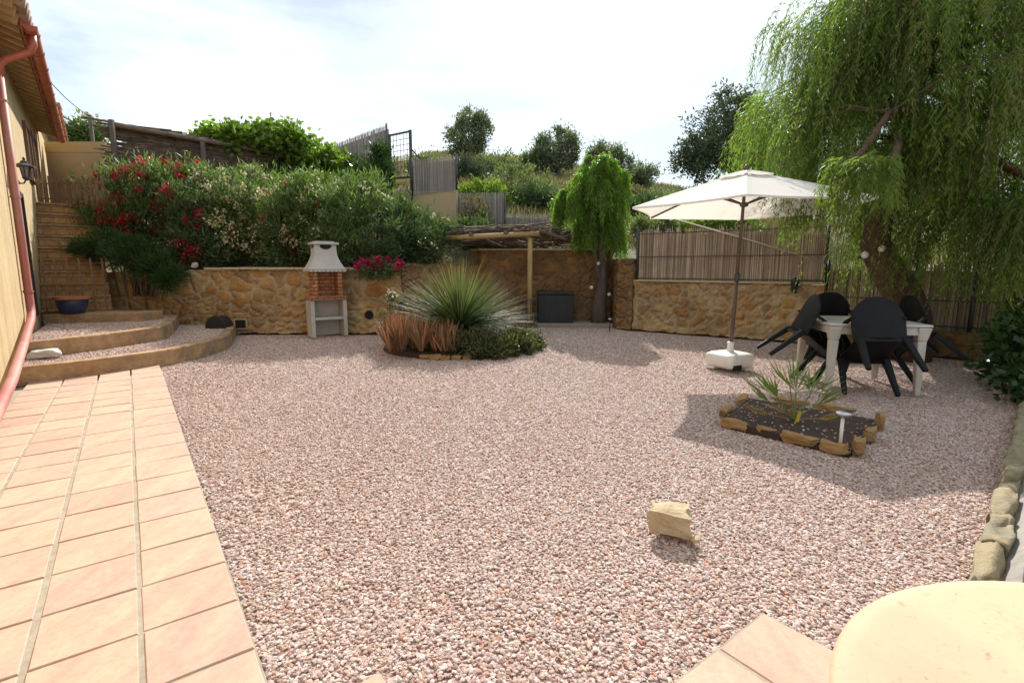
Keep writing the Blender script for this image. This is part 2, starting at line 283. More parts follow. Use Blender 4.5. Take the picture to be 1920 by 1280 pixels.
# ------------------------------------------------------------------ object helpers
ORG = {}
def tag(o, label=None, cat=None, group=None, kind=None):
    if label: o['label'] = label
    if cat: o['category'] = cat
    if group: o['group'] = group
    if kind: o['kind'] = kind
    return o
def thing(name, label, cat, loc, group=None):
    o = bpy.data.objects.new(name, None); col.objects.link(o); o.location = loc; o.empty_display_size = .2
    ORG[o] = Vector(loc); return tag(o, label, cat, group)
def mesh_obj(name, V, F, material, parent=None, smooth=False, origin=None, uv=None):
    V = np.asarray(V, dtype=np.float64).reshape(-1, 3)
    if parent is not None: o0 = ORG[parent]
    elif origin is not None: o0 = Vector(origin)
    else: o0 = Vector(((V[:, 0].min() + V[:, 0].max()) / 2, (V[:, 1].min() + V[:, 1].max()) / 2, V[:, 2].min()))
    V = V - np.array(o0)
    me = bpy.data.meshes.new(name)
    if isinstance(F, np.ndarray):
        n, kk = F.shape
        me.vertices.add(len(V)); me.vertices.foreach_set('co', V.ravel())
        me.loops.add(n * kk); me.loops.foreach_set('vertex_index', F.ravel().astype(np.int32))
        me.polygons.add(n); me.polygons.foreach_set('loop_start', np.arange(0, n * kk, kk, dtype=np.int32))
        me.update(calc_edges=True)
    else:
        me.from_pydata([tuple(v) for v in V], [], F); me.update()
    if uv is not None:
        l = me.uv_layers.new(name='UVMap'); l.data.foreach_set('uv', np.asarray(uv, dtype=np.float32).ravel())
    if smooth: me.polygons.foreach_set('use_smooth', np.ones(len(me.polygons), dtype=bool))
    if material: me.materials.append(material)
    o = bpy.data.objects.new(name, me); col.objects.link(o)
    if parent is not None: o.parent = parent
    else: o.location = o0
    ORG[o] = o0
    return o

class MB:
    def __init__(s): s.v = []; s.f = []
    def add(s, vs, fs):
        b = len(s.v); s.v += [tuple(v) for v in vs]; s.f += [tuple(i + b for i in f) for f in fs]; return s
    def hexa(s, p):     # 8 points: bottom ccw 0-3, top 4-7
        return s.add(p, [(3, 2, 1, 0), (4, 5, 6, 7), (0, 1, 5, 4), (1, 2, 6, 5), (2, 3, 7, 6), (3, 0, 4, 7)])
    def box(s, c, size, rz=0, rot=None):
        m = rot if rot is not None else Matrix.Rotation(rz, 3, 'Z'); c = Vector(c); hx, hy, hz = (q / 2 for q in size)
        return s.hexa([c + m @ Vector(q) for q in ((-hx, -hy, -hz), (hx, -hy, -hz), (hx, hy, -hz), (-hx, hy, -hz), (-hx, -hy, hz), (hx, -hy, hz), (hx, hy, hz), (-hx, hy, hz))])
    def beam(s, p0, p1, w0, d0, w1=None, d1=None, side=None):
        p0, p1 = Vector(p0), Vector(p1); w1 = w1 or w0; d1 = d1 or d0; t = (p1 - p0).normalized()
        a = Vector(side) if side is not None else (Vector((0, 0, 1)).cross(t) if abs(t.z) < .95 else Vector((1, 0, 0)))
        a = (a - t * a.dot(t)).normalized(); b = t.cross(a)
        q = []
        for p, w, d in ((p0, w0, d0), (p1, w1, d1)):
            q += [p - a * w / 2 - b * d / 2, p + a * w / 2 - b * d / 2, p + a * w / 2 + b * d / 2, p - a * w / 2 + b * d / 2]
        return s.hexa(q)
    def tube(s, pts, r, n=8, cap=True, flat=1.0):
        pts = [Vector(p) for p in pts]; rs = r if isinstance(r, (list, tuple)) else [r] * len(pts)
        b = len(s.v); prev = None
        for i, p in enumerate(pts):
            t = (pts[min(i + 1, len(pts) - 1)] - pts[max(i - 1, 0)]).normalized()
            if prev is None: a = t.orthogonal().normalized() if abs(t.z) > .9 else Vector((0, 0, 1)).cross(t).normalized()
            else: a = (prev - t * prev.dot(t)).normalized()
            prev = a; c = t.cross(a)
            for j in range(n):
                h = 2 * PI * j / n; s.v.append(tuple(p + (a * math.cos(h) + c * math.sin(h) * flat) * rs[i]))
        for i in range(len(pts) - 1):
            for j in range(n):
                k0 = b + i * n; s.f.append((k0 + j, k0 + (j + 1) % n, k0 + n + (j + 1) % n, k0 + n + j))
        if cap:
            s.f.append(tuple(b + j for j in reversed(range(n)))); s.f.append(tuple(b + (len(pts) - 1) * n + j for j in range(n)))
        return s
    def lathe(s, c, prof, n=24, a0=0):
        b = len(s.v); c = Vector(c)
        for (r, z) in prof:
            for j in range(n):
                h = a0 + 2 * PI * j / n; s.v.append((c.x + r * math.cos(h), c.y + r * math.sin(h), c.z + z))
        for i in range(len(prof) - 1):
            for j in range(n):
                k0 = b + i * n; s.f.append((k0 + j, k0 + (j + 1) % n, k0 + n + (j + 1) % n, k0 + n + j))
        s.f.append(tuple(b + j for j in reversed(range(n)))); s.f.append(tuple(b + (len(prof) - 1) * n + j for j in range(n)))
        return s
    def prism(s, poly, z0, z1):
        n = len(poly); b = len(s.v)
        ar = sum(poly[i][0] * poly[(i + 1) % n][1] - poly[(i + 1) % n][0] * poly[i][1] for i in range(n))
        if ar < 0: poly = list(reversed(poly))
        s.v += [(p[0], p[1], z0) for p in poly] + [(p[0], p[1], z1) for p in poly]
        s.f.append(tuple(b + i for i in reversed(range(n)))); s.f.append(tuple(b + n + i for i in range(n)))
        for i in range(n): j = (i + 1) % n; s.f.append((b + i, b + j, b + n + j, b + n + i))
        return s
    def build(s, name, material, parent=None, smooth=False, bevel=0, origin=None, seg=2):
        o = mesh_obj(name, s.v, s.f, material, parent, smooth, origin)
        if bevel:
            m = o.modifiers.new('bevel', 'BEVEL'); m.width = bevel; m.segments = seg; m.limit_method = 'ANGLE'; m.angle_limit = rad(35)
        return o

def fine_build(mb, name, material, parent=None, step=.045):
    import bmesh
    o = mb.build(name, material, parent); bm = bmesh.new(); bm.from_mesh(o.data); bmesh.ops.remove_doubles(bm, verts=bm.verts, dist=1e-5)
    for _ in range(9):
        e = [q for q in bm.edges if q.calc_length() > step * 1.5]
        if not e: break
        bmesh.ops.subdivide_edges(bm, edges=e, cuts=1, use_grid_fill=True)
    bm.to_mesh(o.data); bm.free(); return o
def unit(a): return a / np.maximum(np.linalg.norm(a, axis=1, keepdims=True), 1e-9)
def rdir(n): return unit(R.normal(size=(n, 3)))
def leaf_geo(P, D, L, W):
    n = len(P); S = unit(np.cross(D, rdir(n))); L = np.broadcast_to(L, (n,))[:, None]; W = np.broadcast_to(W, (n,))[:, None]
    bend = np.cross(S, D) * L * .08
    V = np.stack([P, P + D * L * .45 + S * W / 2 + bend, P + D * L, P + D * L * .45 - S * W / 2 + bend], 1).reshape(-1, 3)
    return V, np.arange(4 * n).reshape(n, 4)
def leaves(name, P, D, L, W, material, parent):
    V, F = leaf_geo(P, D, L, W); return mesh_obj(name, V, F, material, parent)
def blob(ells, nclump, n, spread, up=.3, out=.5, rnd=.8, shell=.55):
    """clumped leaf positions in a union of ellipsoids -> P, D"""
    E = np.array([[*e[0], *e[1]] for e in ells], dtype=float); vol = np.prod(E[:, 3:], axis=1) ** .67
    idx = R.choice(len(E), nclump, p=vol / vol.sum()); d = rdir(nclump); rr = shell + (1 - shell) * R.random(nclump) ** .6
    inner = R.random(nclump) < .25; rr[inner] = R.random(inner.sum()) ** .5 * shell
    C = E[idx, :3] + d * E[idx, 3:] * rr[:, None]; sz = spread * (.6 + .9 * R.random(nclump))
    k = R.integers(0, nclump, n); P = C[k] + R.normal(size=(n, 3)) * sz[k][:, None] * .55
    O = unit(P - E[idx[k], :3]); D = unit(O * out + rdir(n) * rnd + np.array([0, 0, up])); return P, D, C, O

def stone_geo(mb, c, size, rz=0, seed=0, squash=.0):
    """irregular block: subdivided cube pushed about"""
    import bmesh
    from mathutils import noise as mn
    bm = bmesh.new(); bmesh.ops.create_cube(bm, size=1); bmesh.ops.subdivide_edges(bm, edges=bm.edges[:], cuts=6, use_grid_fill=True)
    rot = Matrix.Rotation(rz, 3, 'Z'); bm.verts.ensure_lookup_table(); vs = []; off = Vector((seed * 1.7, seed * .9, seed * 2.3))
    for v in bm.verts:
        q = v.co.copy(); q = q.lerp(q.normalized() * .54, .36)
        q += mn.noise_vector(q * 1.6 + off) * .24 + mn.noise_vector(q * 4.2 + off) * .055 + mn.noise_vector(q * 9 + off) * .022
        q = Vector((q.x * size[0], q.y * size[1], q.z * size[2])); vs.append(Vector(c) + rot @ q)
    mb.add(vs, [tuple(v.index for v in f.verts) for f in bm.faces]); bm.free(); return mb
def stone(name, c, size, rz, seed, material, label, cat, group=None):
    o = stone_geo(MB(), c, size, rz, seed).build(name, material, None, name == 'stone'); return tag(o, label, cat, group)

# ------------------------------------------------------------------ ground and hill
WALLY = 10.02
def yb(x):     # where the raised land begins
    return np.interp(x, [-60, -7.2, -2.2, -.7, 2.3, 2.45, 5.2, 7.0, 60], [10.2, 10.2, 10.2, 12.15, 12.0, 10.9, 9.0, 7.3, 7.3])
def zb(x): return np.interp(x, [-60, -9, -2.2, -.7, 2.4, 5.2, 7.0, 60], [1.2, 1.15, 1.15, 1.5, 1.2, .6, .32, .32])
def hill_z(x, y):
    x = np.asarray(x, float); y = np.asarray(y, float); y0 = yb(x)
    us = 960 + 960 * x / np.maximum(y, 6) * 1.0
    top = np.interp(us, [-400, 200, 800, 1000, 1120, 1210, 1350, 1500, 2600], [9.6, 9.2, 8.7, 8.5, 7.7, 6.7, 5.8, 5.2, 5.0])
    t = np.clip((y - y0) / (36 - y0), 0, 1); tt = np.where(x < -1.9, np.clip((y - y0 - .9) / (36 - y0 - .9), 0, 1), t)
    z = zb(x) + (top - zb(x)) * (tt ** .92) + (np.sin(x * .9 + y * .5) * .10 + np.sin(x * .37 - y * .8) * .14) * np.clip(tt * 4, 0, 1)
    return z
g = MB(); g.add([(-900, -900, -.03), (900, -900, -.03), (900, 900, -.03), (-900, 900, -.03)], [(0, 1, 2, 3)])
tag(g.build('ground', M['gravel_bed'], origin=(0, 0, 0)), kind='structure')
xs = np.concatenate([np.linspace(-300, -30, 12, endpoint=False), np.linspace(-30, -10, 24, endpoint=False), np.linspace(-10, 10, 90, endpoint=False), np.linspace(10, 40, 30, endpoint=False), np.linspace(40, 300, 12)])
ts = np.concatenate([np.linspace(0, 1, 60), [1.15, 1.5, 2.5, 6, 12]])
HV = []
for t in ts:
    for x in xs:
        y0 = float(yb(x)); y = y0 + t * (36 - y0); HV.append((x, y, float(hill_z(x, y)) if t > 0 else float(zb(x))))
nx = len(xs); HF = [(i * nx + j, i * nx + j + 1, (i + 1) * nx + j + 1, (i + 1) * nx + j) for i in range(len(ts) - 1) for j in range(nx - 1)]
b0 = len(HV); HV += [(x, float(yb(x)), -.05) for x in xs]; HF += [(b0 + j, b0 + j + 1, j + 1, j) for j in range(nx - 1)]
tag(mesh_obj('hill', HV, HF, M['hillsoil'], smooth=True, origin=(0, 0, 0)), kind='structure')

# ------------------------------------------------------------------ house frame
W0 = Vector((-4.76, 4.62, 0)); wd = Vector((-.626, .780, 0)).normalized(); wn = Vector((wd.y, -wd.x, 0))
HRZ = math.atan2(wd.y, wd.x)
def H(s, n, z): return W0 + wd * s + wn * n + Vector((0, 0, z))
def hbox(mb, s0, s1, n0, n1, z0, z1):
    return mb.hexa([H(s0, n0, z0), H(s1, n0, z0), H(s1, n1, z0), H(s0, n1, z0), H(s0, n0, z1), H(s1, n0, z1), H(s1, n1, z1), H(s0, n1, z1)][::1])
house = thing('house', 'ochre stucco house with red gutter and dark door at the left edge', 'house', H(2, 0, 0))
EZ = 4.30
DS0, DS1, DZ0, DZ1 = 3.75, 4.62, .52, 2.42
m = MB()   # wall as pieces around the door hole
hbox(m, -6, DS0, -.3, 0, 0, EZ + .15); hbox(m, DS1, 10.5, -.3, 0, 0, EZ + .15); hbox(m, DS0, DS1, -.3, 0, DZ1, EZ + .15); hbox(m, DS0, DS1, -.3, 0, 0, DZ0)
hbox(m, -6, 10.5, -5, -4.7, 0, EZ + 1.6)
hbox(m, -6, -5.7, -4.7, -.3, 0, EZ + .15); hbox(m, 10.2, 10.5, -4.7, -.3, 0, EZ + .15)
m.build('wall', M['stucco'], house)
m = MB(); hbox(m, 10.51, 18, -.5, .02, 0, 5.2); m.build('wall', M['stucco'], house)
d = hbox(MB(), DS0 + .06, DS1 - .06, -.2, -.15, DZ0 + .01, DZ1 - .06).build('door', M['door'], house)
fr = MB(); hbox(fr, DS0 + .002, DS0 + .058, -.25, .03, DZ0 + .004, DZ1 - .004); hbox(fr, DS1 - .058, DS1 - .002, -.25, .03, DZ0 + .004, DZ1 - .004); hbox(fr, DS0 + .06, DS1 - .06, -.25, .03, DZ1 - .06, DZ1 - .004)
fr.build('door_frame', M['door'], d)
MB().tube([H(DS0 + .14, -.15, 1.45), H(DS0 + .14, -.09, 1.45), H(DS0 + .25, -.09, 1.45)], .012).build('handle', M['iron'], d, True)
for s0, s1, z0, z1 in ((6.6, 7.3, 2.95, 3.85), (8.0, 8.9, 2.75, 3.95)):
    w = MB(); hbox(w, s0, s1, .003, .012, z0, z1); w = w.build('window', M['glass'], house)
    f = MB(); hbox(f, s0 - .07, s0, .003, .05, z0 - .07, z1 + .07); hbox(f, s1, s1 + .07, .003, .05, z0 - .07, z1 + .07); hbox(f, s0, s1, .003, .05, z1, z1 + .07); hbox(f, s0, s1, .003, .06, z0 - .07, z0)
    hbox(f, (s0 + s1) / 2 - .02, (s0 + s1) / 2 + .02, .013, .04, z0, z1); f.build('frame', M['frame_brown'], w)
# roof: boards, clay tiles, rafters
rb = MB(); sl = math.tan(rad(17)); OV = .345
def RZ(n): return EZ + .06 + (OV - n) * sl
def roofslab(mb, s0, s1, n0, n1, dz, th):
    p = [H(s0, n0, RZ(n0) + dz), H(s1, n0, RZ(n0) + dz), H(s1, n1, RZ(n1) + dz), H(s0, n1, RZ(n1) + dz)]
    mb.hexa([q for q in p] + [q + Vector((0, 0, th)) for q in p])
roofslab(rb, -6.1, 10.5, -2.5, OV, .08, .03); roof = rb.build('roof', M['eave_board_shaded'], house)
rb = MB()
p = [H(-6.1, -2.5, RZ(-2.5) + .1), H(10.5, -2.5, RZ(-2.5) + .1), H(10.5, -5.1, RZ(-2.5) - .7), H(-6.1, -5.1, RZ(-2.5) - .7)]
rb.hexa(p + [q + Vector((0, 0, .05)) for q in p])
for i in range(75):
    s = -6 + i * .22
    for n0, n1 in ((OV + .09, -.35), (-.25, -1.0), (-.9, -1.7), (-1.6, -2.5)):
        pts = [H(s, n0, RZ(n0) + .135), H(s, n1, RZ(n1) + .15)]
        rb.tube(pts, [.095, .08], 10, True, .8)
rb.build('roof_tiles', M['roof_tile'], roof, True)
for i in range(46):
    s = -3.0 + i * .29
    r_ = MB(); z = RZ(OV - .02)
    r_.beam(H(s, -.02, RZ(-.02) + .02), H(s, OV - .02, RZ(OV - .02) + .02), .085, .11, side=wd); r_.build('rafter', M['wood_eave_lit'], roof)
def gutter(s0, s1, n, z, nm='gutter'):
    mb = MB(); N = 10; rr = .075
    prof = [(n + rr * math.cos(h), z + rr * math.sin(h)) for h in [PI + PI * i / N for i in range(N + 1)]]
    prof2 = [(n + (rr - .006) * math.cos(h), z + (rr - .006) * math.sin(h)) for h in [2 * PI - PI * i / N for i in range(N + 1)]]
    pr = prof + prof2; q = len(pr); vs = [H(s0, a, b) for a, b in pr] + [H(s1, a, b) for a, b in pr]
    fs = [(i, (i + 1) % q, q + (i + 1) % q, q + i) for i in range(q)]
    fs += [tuple(range(N + 1)), tuple(q + i for i in range(N + 1))]
    mb.add(vs, fs); hbox(mb, s0, s1, n - rr - .014, n - rr - .002, z - .07, z + .09)
    for s in np.arange(s0 + .3, s1, .75): mb.tube([H(s, n + .078 * math.cos(h), z + .079 * math.sin(h)) for h in [PI + PI * i / 8 for i in range(9)]], .008, 5)
    return mb
GN = OV + .085
gutter(2.8, 10.5, GN, EZ + .06).build('gutter', M['gutter'], house, False)
gutter(10.6, 18, GN - .02, 5.25).build('gutter', M['gutter'], house, False)
rb = MB(); p = [H(10.51, OV, 5.27), H(18, OV, 5.27), H(18, -3, 6.3), H(10.51, -3, 6.3)]; rb.hexa(p + [q + Vector((0, 0, .12)) for q in p]); rb.build('roof', M['roof_tile'], house)
PS = 2.98
dp = MB(); dp.tube([H(PS, GN, EZ), H(PS, GN, EZ - .12), H(PS, GN - .05, EZ - .22), H(PS, .15, EZ - .36), H(PS, .075, EZ - .44), H(PS, .065, EZ - .6)], .047, 12)
dp.build('gutter_outlet', M['gutter'], house, True)
dp = MB(); dp.tube([H(PS, .065, EZ - .55), H(PS, .065, 2), H(PS, .065, .80), H(PS - .06, .07, .68), H(PS - .3, .075, .60), H(1.5, .08, .41), H(.2, .085, .22), H(-1.2, .09, .12), H(-3, .09, .08)], .047, 12)
dp.build('downpipe', M['pipe'], house, True)
for z in (.95, 2.2, 3.4):
    MB().lathe(H(PS, .065, z), [(.058, 0), (.058, .03)], 12).build('pipe_clip', M['pipe'], house)
# wall lantern
LS = 3.35
lp = H(LS, .17, 2.50); lamp = thing('wall_lantern', 'black iron lantern with glass panes on the sunlit ochre house wall', 'lamp', H(LS, 0, 2.45))
b = MB(); hbox(b, LS - .04, LS + .04, .002, .02, 2.40, 2.62)
b.tube([H(LS, .02, 2.46), H(LS, .08, 2.43), H(LS, .14, 2.44), H(LS, .17, 2.50)], .010, 6); b.tube([H(LS, .02, 2.56), H(LS, .07, 2.50), H(LS, .1, 2.44)], .007, 6); b.build('bracket', M['iron'], lamp, True)
MB().lathe(lp, [(.034, .02), (.056, .165)], 6).build('glass', M['lampglass'], lamp)
b = MB(); b.lathe(lp, [(.016, -.02), (.042, 0), (.042, .02)], 6); b.lathe(lp, [(.125, .160), (.12, .172), (.045, .215), (.042, .235), (.015, .25), (.018, .272), (.004, .295)], 6)
for j in range(6):
    h = 2 * PI * j / 6; b.tube([lp + Vector((.036 * math.cos(h), .036 * math.sin(h), .02)), lp + Vector((.059 * math.cos(h), .059 * math.sin(h), .165))], .007, 5)
b.build('lantern_frame', M['iron'], lamp)

# ------------------------------------------------------------------ paving
pd = Vector((-.5976, .8018, 0)); pa = Vector((.8018, .5976, 0)); PB = Vector((-.77, 1.44, 0))
TW, TL = .3115, .3235
def tile(mb, c, w, l, z0=-.02, z1=.014, jit=.0025):
    dz = [random.uniform(-jit, jit) for _ in range(4)]; a, b = pa * w / 2, pd * l / 2
    q = [c - a - b, c + a - b, c + a + b, c - a + b]
    # small chamfer: top inset
    t = [c - a * .975 - b * .975, c + a * .975 - b * .975, c + a * .975 + b * .975, c - a * .975 + b * .975]
    mb.add([(p.x, p.y, z0) for p in q] + [(p.x, p.y, z1 - .004 + dz[i]) for i, p in enumerate(q)] + [(p.x, p.y, z1 + dz[i]) for i, p in enumerate(t)],
           [(0, 1, 5, 4), (1, 2, 6, 5), (2, 3, 7, 6), (3, 0, 4, 7), (4, 5, 9, 8), (5, 6, 10, 9), (6, 7, 11, 10), (7, 4, 8, 11), (8, 9, 10, 11)])
mb = MB(); GW = .016
j0 = (gp(268, 1105) - PB).dot(pd)
for r_ in range(-9, 18):
    for c_ in range(6):
        cc = PB - pa * (TW * (c_ + .5)) + pd * (j0 + TL * (r_ + .5))
        if (cc - W0).dot(wn) < -.02: continue
        gw = GW * (1.35 if c_ in (0, 1) else 1); tile(mb, cc + pa * random.uniform(-.002, .002), TW - (gw if c_ else GW * .7), TL - .008 + random.uniform(-.003, .003))
tag(mb.build('path', M['paving'], origin=(0, 0, 0)), kind='structure')
bed = MB(); q = [PB + pd * -3, PB + pd * 6.0, PB + pd * 5.6 - pa * 1.55, PB + pd * -3 - pa * 1.9]
bed.prism([(p.x, p.y) for p in q], -.029, .0095); tag(bed.build('grout_bed', M['grout'], origin=(0, 0, 0)), kind='structure')
# terrace corner near the camera
C0 = gp(1430, 1152); mb = MB()
terr = set()
for i in range(0, 10):
    for j in range(0, 8): terr.add((i, j))
for i, j in terr:
    if i >= 5 and j < 8: continue
    cc = C0 - pa * (TW * (i + .5)) - pd * (TL * (j + .5))
    if i >= 1 and i < 4 and j < 1: pass
    # keep only the corner tile rows that the gravel leaves free
    if (cc.y > C0.y - .05 - .0) : pass
    tile(mb, cc, TW - GW, TL - GW)
D0 = gp(715, 1262)
for i in range(0, 3):
    for j in range(0, 4): tile(mb, D0 - pa * (TW * (i + .5)) - pd * (TL * (j + .5)), TW - GW, TL - GW)
tag(mb.build('terrace', M['paving'], origin=(0, 0, 0)), kind='structure')
bed = MB(); q = [C0, C0 - pd * 2.6, C0 - pd * 2.6 - pa * 1.55, C0 - pa * 1.55]
bed.prism([(p.x, p.y) for p in q], -.028, .009); tag(bed.build('grout_bed', M['grout'], origin=(0, 0, 0)), kind='structure')

# ------------------------------------------------------------------ curved steps
def strip(pts, w, inward):
    """offset polyline to a band: outer pts + inner pts"""
    P = [Vector((p[0], p[1], 0)) for p in pts]; inn = []
    for i, p in enumerate(P):
        t = (P[min(i + 1, len(P) - 1)] - P[max(i - 1, 0)]).normalized(); nrm = Vector((-t.y, t.x, 0)); inn.append(p + nrm * w * inward)
    return P, inn
def catmull(pts, n=5):
    P = [Vector((p[0], p[1], 0)) for p in pts]; out = []
    for i in range(len(P) - 1):
        a, b, c, d = P[max(i - 1, 0)], P[i], P[i + 1], P[min(i + 2, len(P) - 1)]
        for j in range(n):
            t = j / n; out.append(.5 * ((2 * b) + (c - a) * t + (2 * a - 5 * b + 4 * c - d) * t * t + (3 * b - a - 3 * c + d) * t ** 3))
    return out + [P[-1]]
def make_step(outer, back, z0, z1, label):
    pts = catmull(outer); o = thing('curved_step', label, 'step', (pts[len(pts) // 2].x, pts[len(pts) // 2].y, z0))
    P, I = strip(pts, .13, 1); mb = MB(); n = len(P)
    for i in range(n - 1): mb.hexa([(P[i].x, P[i].y, z0 - .03), (P[i + 1].x, P[i + 1].y, z0 - .03), (I[i + 1].x, I[i + 1].y, z0 - .03), (I[i].x, I[i].y, z0 - .03), (P[i].x, P[i].y, z1), (P[i + 1].x, P[i + 1].y, z1), (I[i + 1].x, I[i + 1].y, z1), (I[i].x, I[i].y, z1)])
    # weld into one strip
    import bmesh
    ob = mb.build('kerb', M['step_kerb'], o); bm = bmesh.new(); bm.from_mesh(ob.data); bmesh.ops.remove_doubles(bm, verts=bm.verts, dist=1e-4)
    inner = [f for f in bm.faces if all(len(e.link_faces) > 2 for e in f.edges if abs(e.verts[0].co.z - e.verts[1].co.z) > .05) and abs(f.normal.z) < .1 and len([e for e in f.edges if len(e.link_faces) > 2]) >= 3]
    bmesh.ops.delete(bm, geom=inner, context='FACES_ONLY'); bm.to_mesh(ob.data); bm.free()
    bv = ob.modifiers.new('bevel', 'BEVEL'); bv.width = .018; bv.segments = 2; bv.limit_method = 'ANGLE'; bv.angle_limit = rad(50)
    poly = [(p.x, p.y) for p in I] + list(back)
    MB().prism(poly, z0 - .02, z1 - .03).build('gravel_fill', M['gravel_bed'], o); return poly
s1 = [(-5.50, 5.55), (-5.05, 6.03), (-4.69, 6.70), (-4.56, 7.45), (-4.60, 8.05), (-4.66, 8.33), (-5.0, 9.1), (-5.4, 9.95)]
s2 = [(-5.98, 6.12), (-5.72, 6.65), (-5.56, 7.15), (-5.46, 7.65), (-5.46, 8.04), (-5.95, 9.0), (-6.5, 9.95)]
POLY1 = make_step(s1, [(-7.0, 9.97), (-7.9, 9.0), (-5.62, 5.66)], 0, .20, 'lower curved sandstone step filled with gravel, beside the tile path')
POLY2 = make_step(s2, [(-7.0, 9.97), (-8.1, 9.0), (-6.05, 6.2)], .20, .39, 'upper curved sandstone step filled with gravel, below the shaded planter')
stp = thing('doorway_step', 'low stone block step in shade before the brick staircase', 'step', (-6.9, 8.8, .36))
MB().hexa([(-7.75, 8.42, .34), (-6.35, 8.78, .34), (-6.35, 9.3, .34), (-7.75, 9.3, .34), (-7.75, 8.42, .52), (-6.35, 8.78, .52), (-6.35, 9.3, .52), (-7.75, 9.3, .52)]).build('kerb', M['step_kerb'], stp, bevel=.015)
# brick stairs
st = thing('brick_staircase', 'steep brick staircase climbing between house wall and bushes', 'stairs', H(5.6, .5, .3))
NST = 10
for i in range(NST):
    mb = MB(); s0 = 5.3 + i * .225; hbox(mb, s0, 8.1, .004, .98 - i * .006, .30 + i * .222, .30 + (i + 1) * .222); mb.build('step', M['brick_stair'], st, bevel=.008)
    mb = MB(); z_ = .30 + (i + 1) * .222; hbox(mb, s0 - .035, s0 + .20, .005, .985 - i * .006, z_ + .001, z_ + .035); mb.build('tread', M['step_kerb'], st, bevel=.006)
# picket fence at the top of the stairs
pf = thing('picket_fence', 'old brown picket fence at the top of the brick staircase', 'fence', at(135, 380, 10.6))
fa, fb = at(78, 384, 10.6), at(196, 384, 10.6); zt = at(135, 330, 10.6).z; fb.z = fa.z
for i in range(12):
    p = fa.lerp(fb, i / 11); mb = MB(); hh = zt - fa.z + random.uniform(-.04, .05)
    mb.box(p + Vector((0, random.uniform(-.01, .01), hh / 2 - .05)), (.07, .018, hh), random.uniform(-.06, .06)); mb.build('picket', M['fencewood'], pf)
for dz in (.12, .42):
    MB().beam(fa + Vector((-.02, .025, dz)), fb + Vector((.05, .025, dz)), .05, .022).build('rail', M['fencewood'], pf)
# trellis in the shade + blue pot
tr_ = thing('wooden_trellis', 'dark wooden lattice trellis leaning in shade against the staircase', 'trellis', H(5.1, .45, .5)); mb = MB()
for i in range(6): mb.beam(H(5.05, .10 + i * .16, .55), H(5.26, .10 + i * .16, 1.45), .028, .012, side=wn)
for i in range(7): mb.beam(H(5.05 + i * .033, .06, .62 + i * .125), H(5.05 + i * .033, .94, .62 + i * .125), .028, .012)
mb.build('lattice', M['trellis'], tr_)
pp = at(138, 590, 8.62); pp.z = .52; pot = thing('flower_pot', 'dark blue pot with a terracotta rim in the shade by the staircase', 'pot', pp)
MB().lathe(pp, [(.15, 0), (.20, .10), (.22, .20), (.215, .235)], 20).build('body', M['bluepot'], pot, True)
MB().lathe(pp + Vector((0, 0, .232)), [(.225, 0), (.25, .012), (.25, .055), (.21, .06), (.20, .02)], 20).build('rim', M['terracotta'], pot, False)

# ------------------------------------------------------------------ stone walls
WX0, WX1 = -7.18, -2.15
rw = thing('retaining_wall', 'ochre rubble retaining wall below the oleanders, with pale cap', 'stone wall', ((WX0 + WX1) / 2, WALLY + .2, 0))
m = MB(); m.prism([(WX0, WALLY), (WX1, WALLY), (WX1, WALLY + .32), (WX0, WALLY + .32)], 0, 1.24); m.box((-7.62, WALLY + .11, .60), (.86, .14, 1.2)); fine_build(m, 'upper_course', M['rubble'], rw)
m = MB(); m.prism([(WX0 + .1, WALLY - .07), (WX1 - .05, WALLY - .07), (WX1 - .05, WALLY - .002), (WX0 + .1, WALLY - .002)], 0, .66); fine_build(m, 'lower_course', M['rubble_s'], rw)
m = MB(); cx = np.linspace(-5.95, WX1 + .05, 12)
for a, b in zip(cx[:-1], cx[1:]): m.box(((a + b) / 2, WALLY + .15, 1.265 + random.uniform(-.006, .006)), (b - a - .012, .42, .05))
m.build('coping', M['coping'], rw, bevel=.012)
vp = at(452, 607, WALLY - .07); m = MB(); m.box(vp + Vector((0, -.004, 0)), (.26, .03, .21)); v_ = m.build('vent', M['coping'], rw)
m = MB(); m.box(vp + Vector((0, -.02, 0)), (.2, .01, .155)); m.build('opening', M['deadblack'], v_)  # flat black plate painted for the shade inside the vent
vp = at(692, 590, WALLY - .07); m = MB(); m.tube([vp + Vector((0, .02, 0)), vp + Vector((0, -.012, 0))], .085, 18); m.build('drain_hole', M['deadblack'], rw)  # black disc in place of the shaded inside of the drain
# flank return of the wall to the shed alcove, back wall, pillar
bw = thing('alcove_wall', 'tall shade-darkened brown rubble wall at the back of the shaded pergola corner', 'stone wall', (.8, 12, 0))
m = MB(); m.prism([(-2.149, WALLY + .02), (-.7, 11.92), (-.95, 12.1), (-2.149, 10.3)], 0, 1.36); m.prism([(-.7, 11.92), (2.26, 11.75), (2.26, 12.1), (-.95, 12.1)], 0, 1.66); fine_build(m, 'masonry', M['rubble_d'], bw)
m = MB(); m.prism([(-.75, 11.86), (2.26, 11.69), (2.26, 12.12), (-.97, 12.12)], 1.662, 1.71); m.build('coping', M['coping'], bw, bevel=.01)
rA, rB = gp(1185, 618), gp(1538, 645)
rdirv = (rB - rA).normalized(); rnv = Vector((rdirv.y, -rdirv.x, 0))  # toward the court
def RW(s, n, z): p = rA + rdirv * s + rnv * n; return Vector((p.x, p.y, z))
RL = (rB - rA).length
def rprism(mb, s0, s1, n0, n1, z0, z1): q = [RW(s0, n0, 0), RW(s1, n0, 0), RW(s1, n1, 0), RW(s0, n1, 0)]; return mb.prism([(p.x, p.y) for p in q], z0, z1)
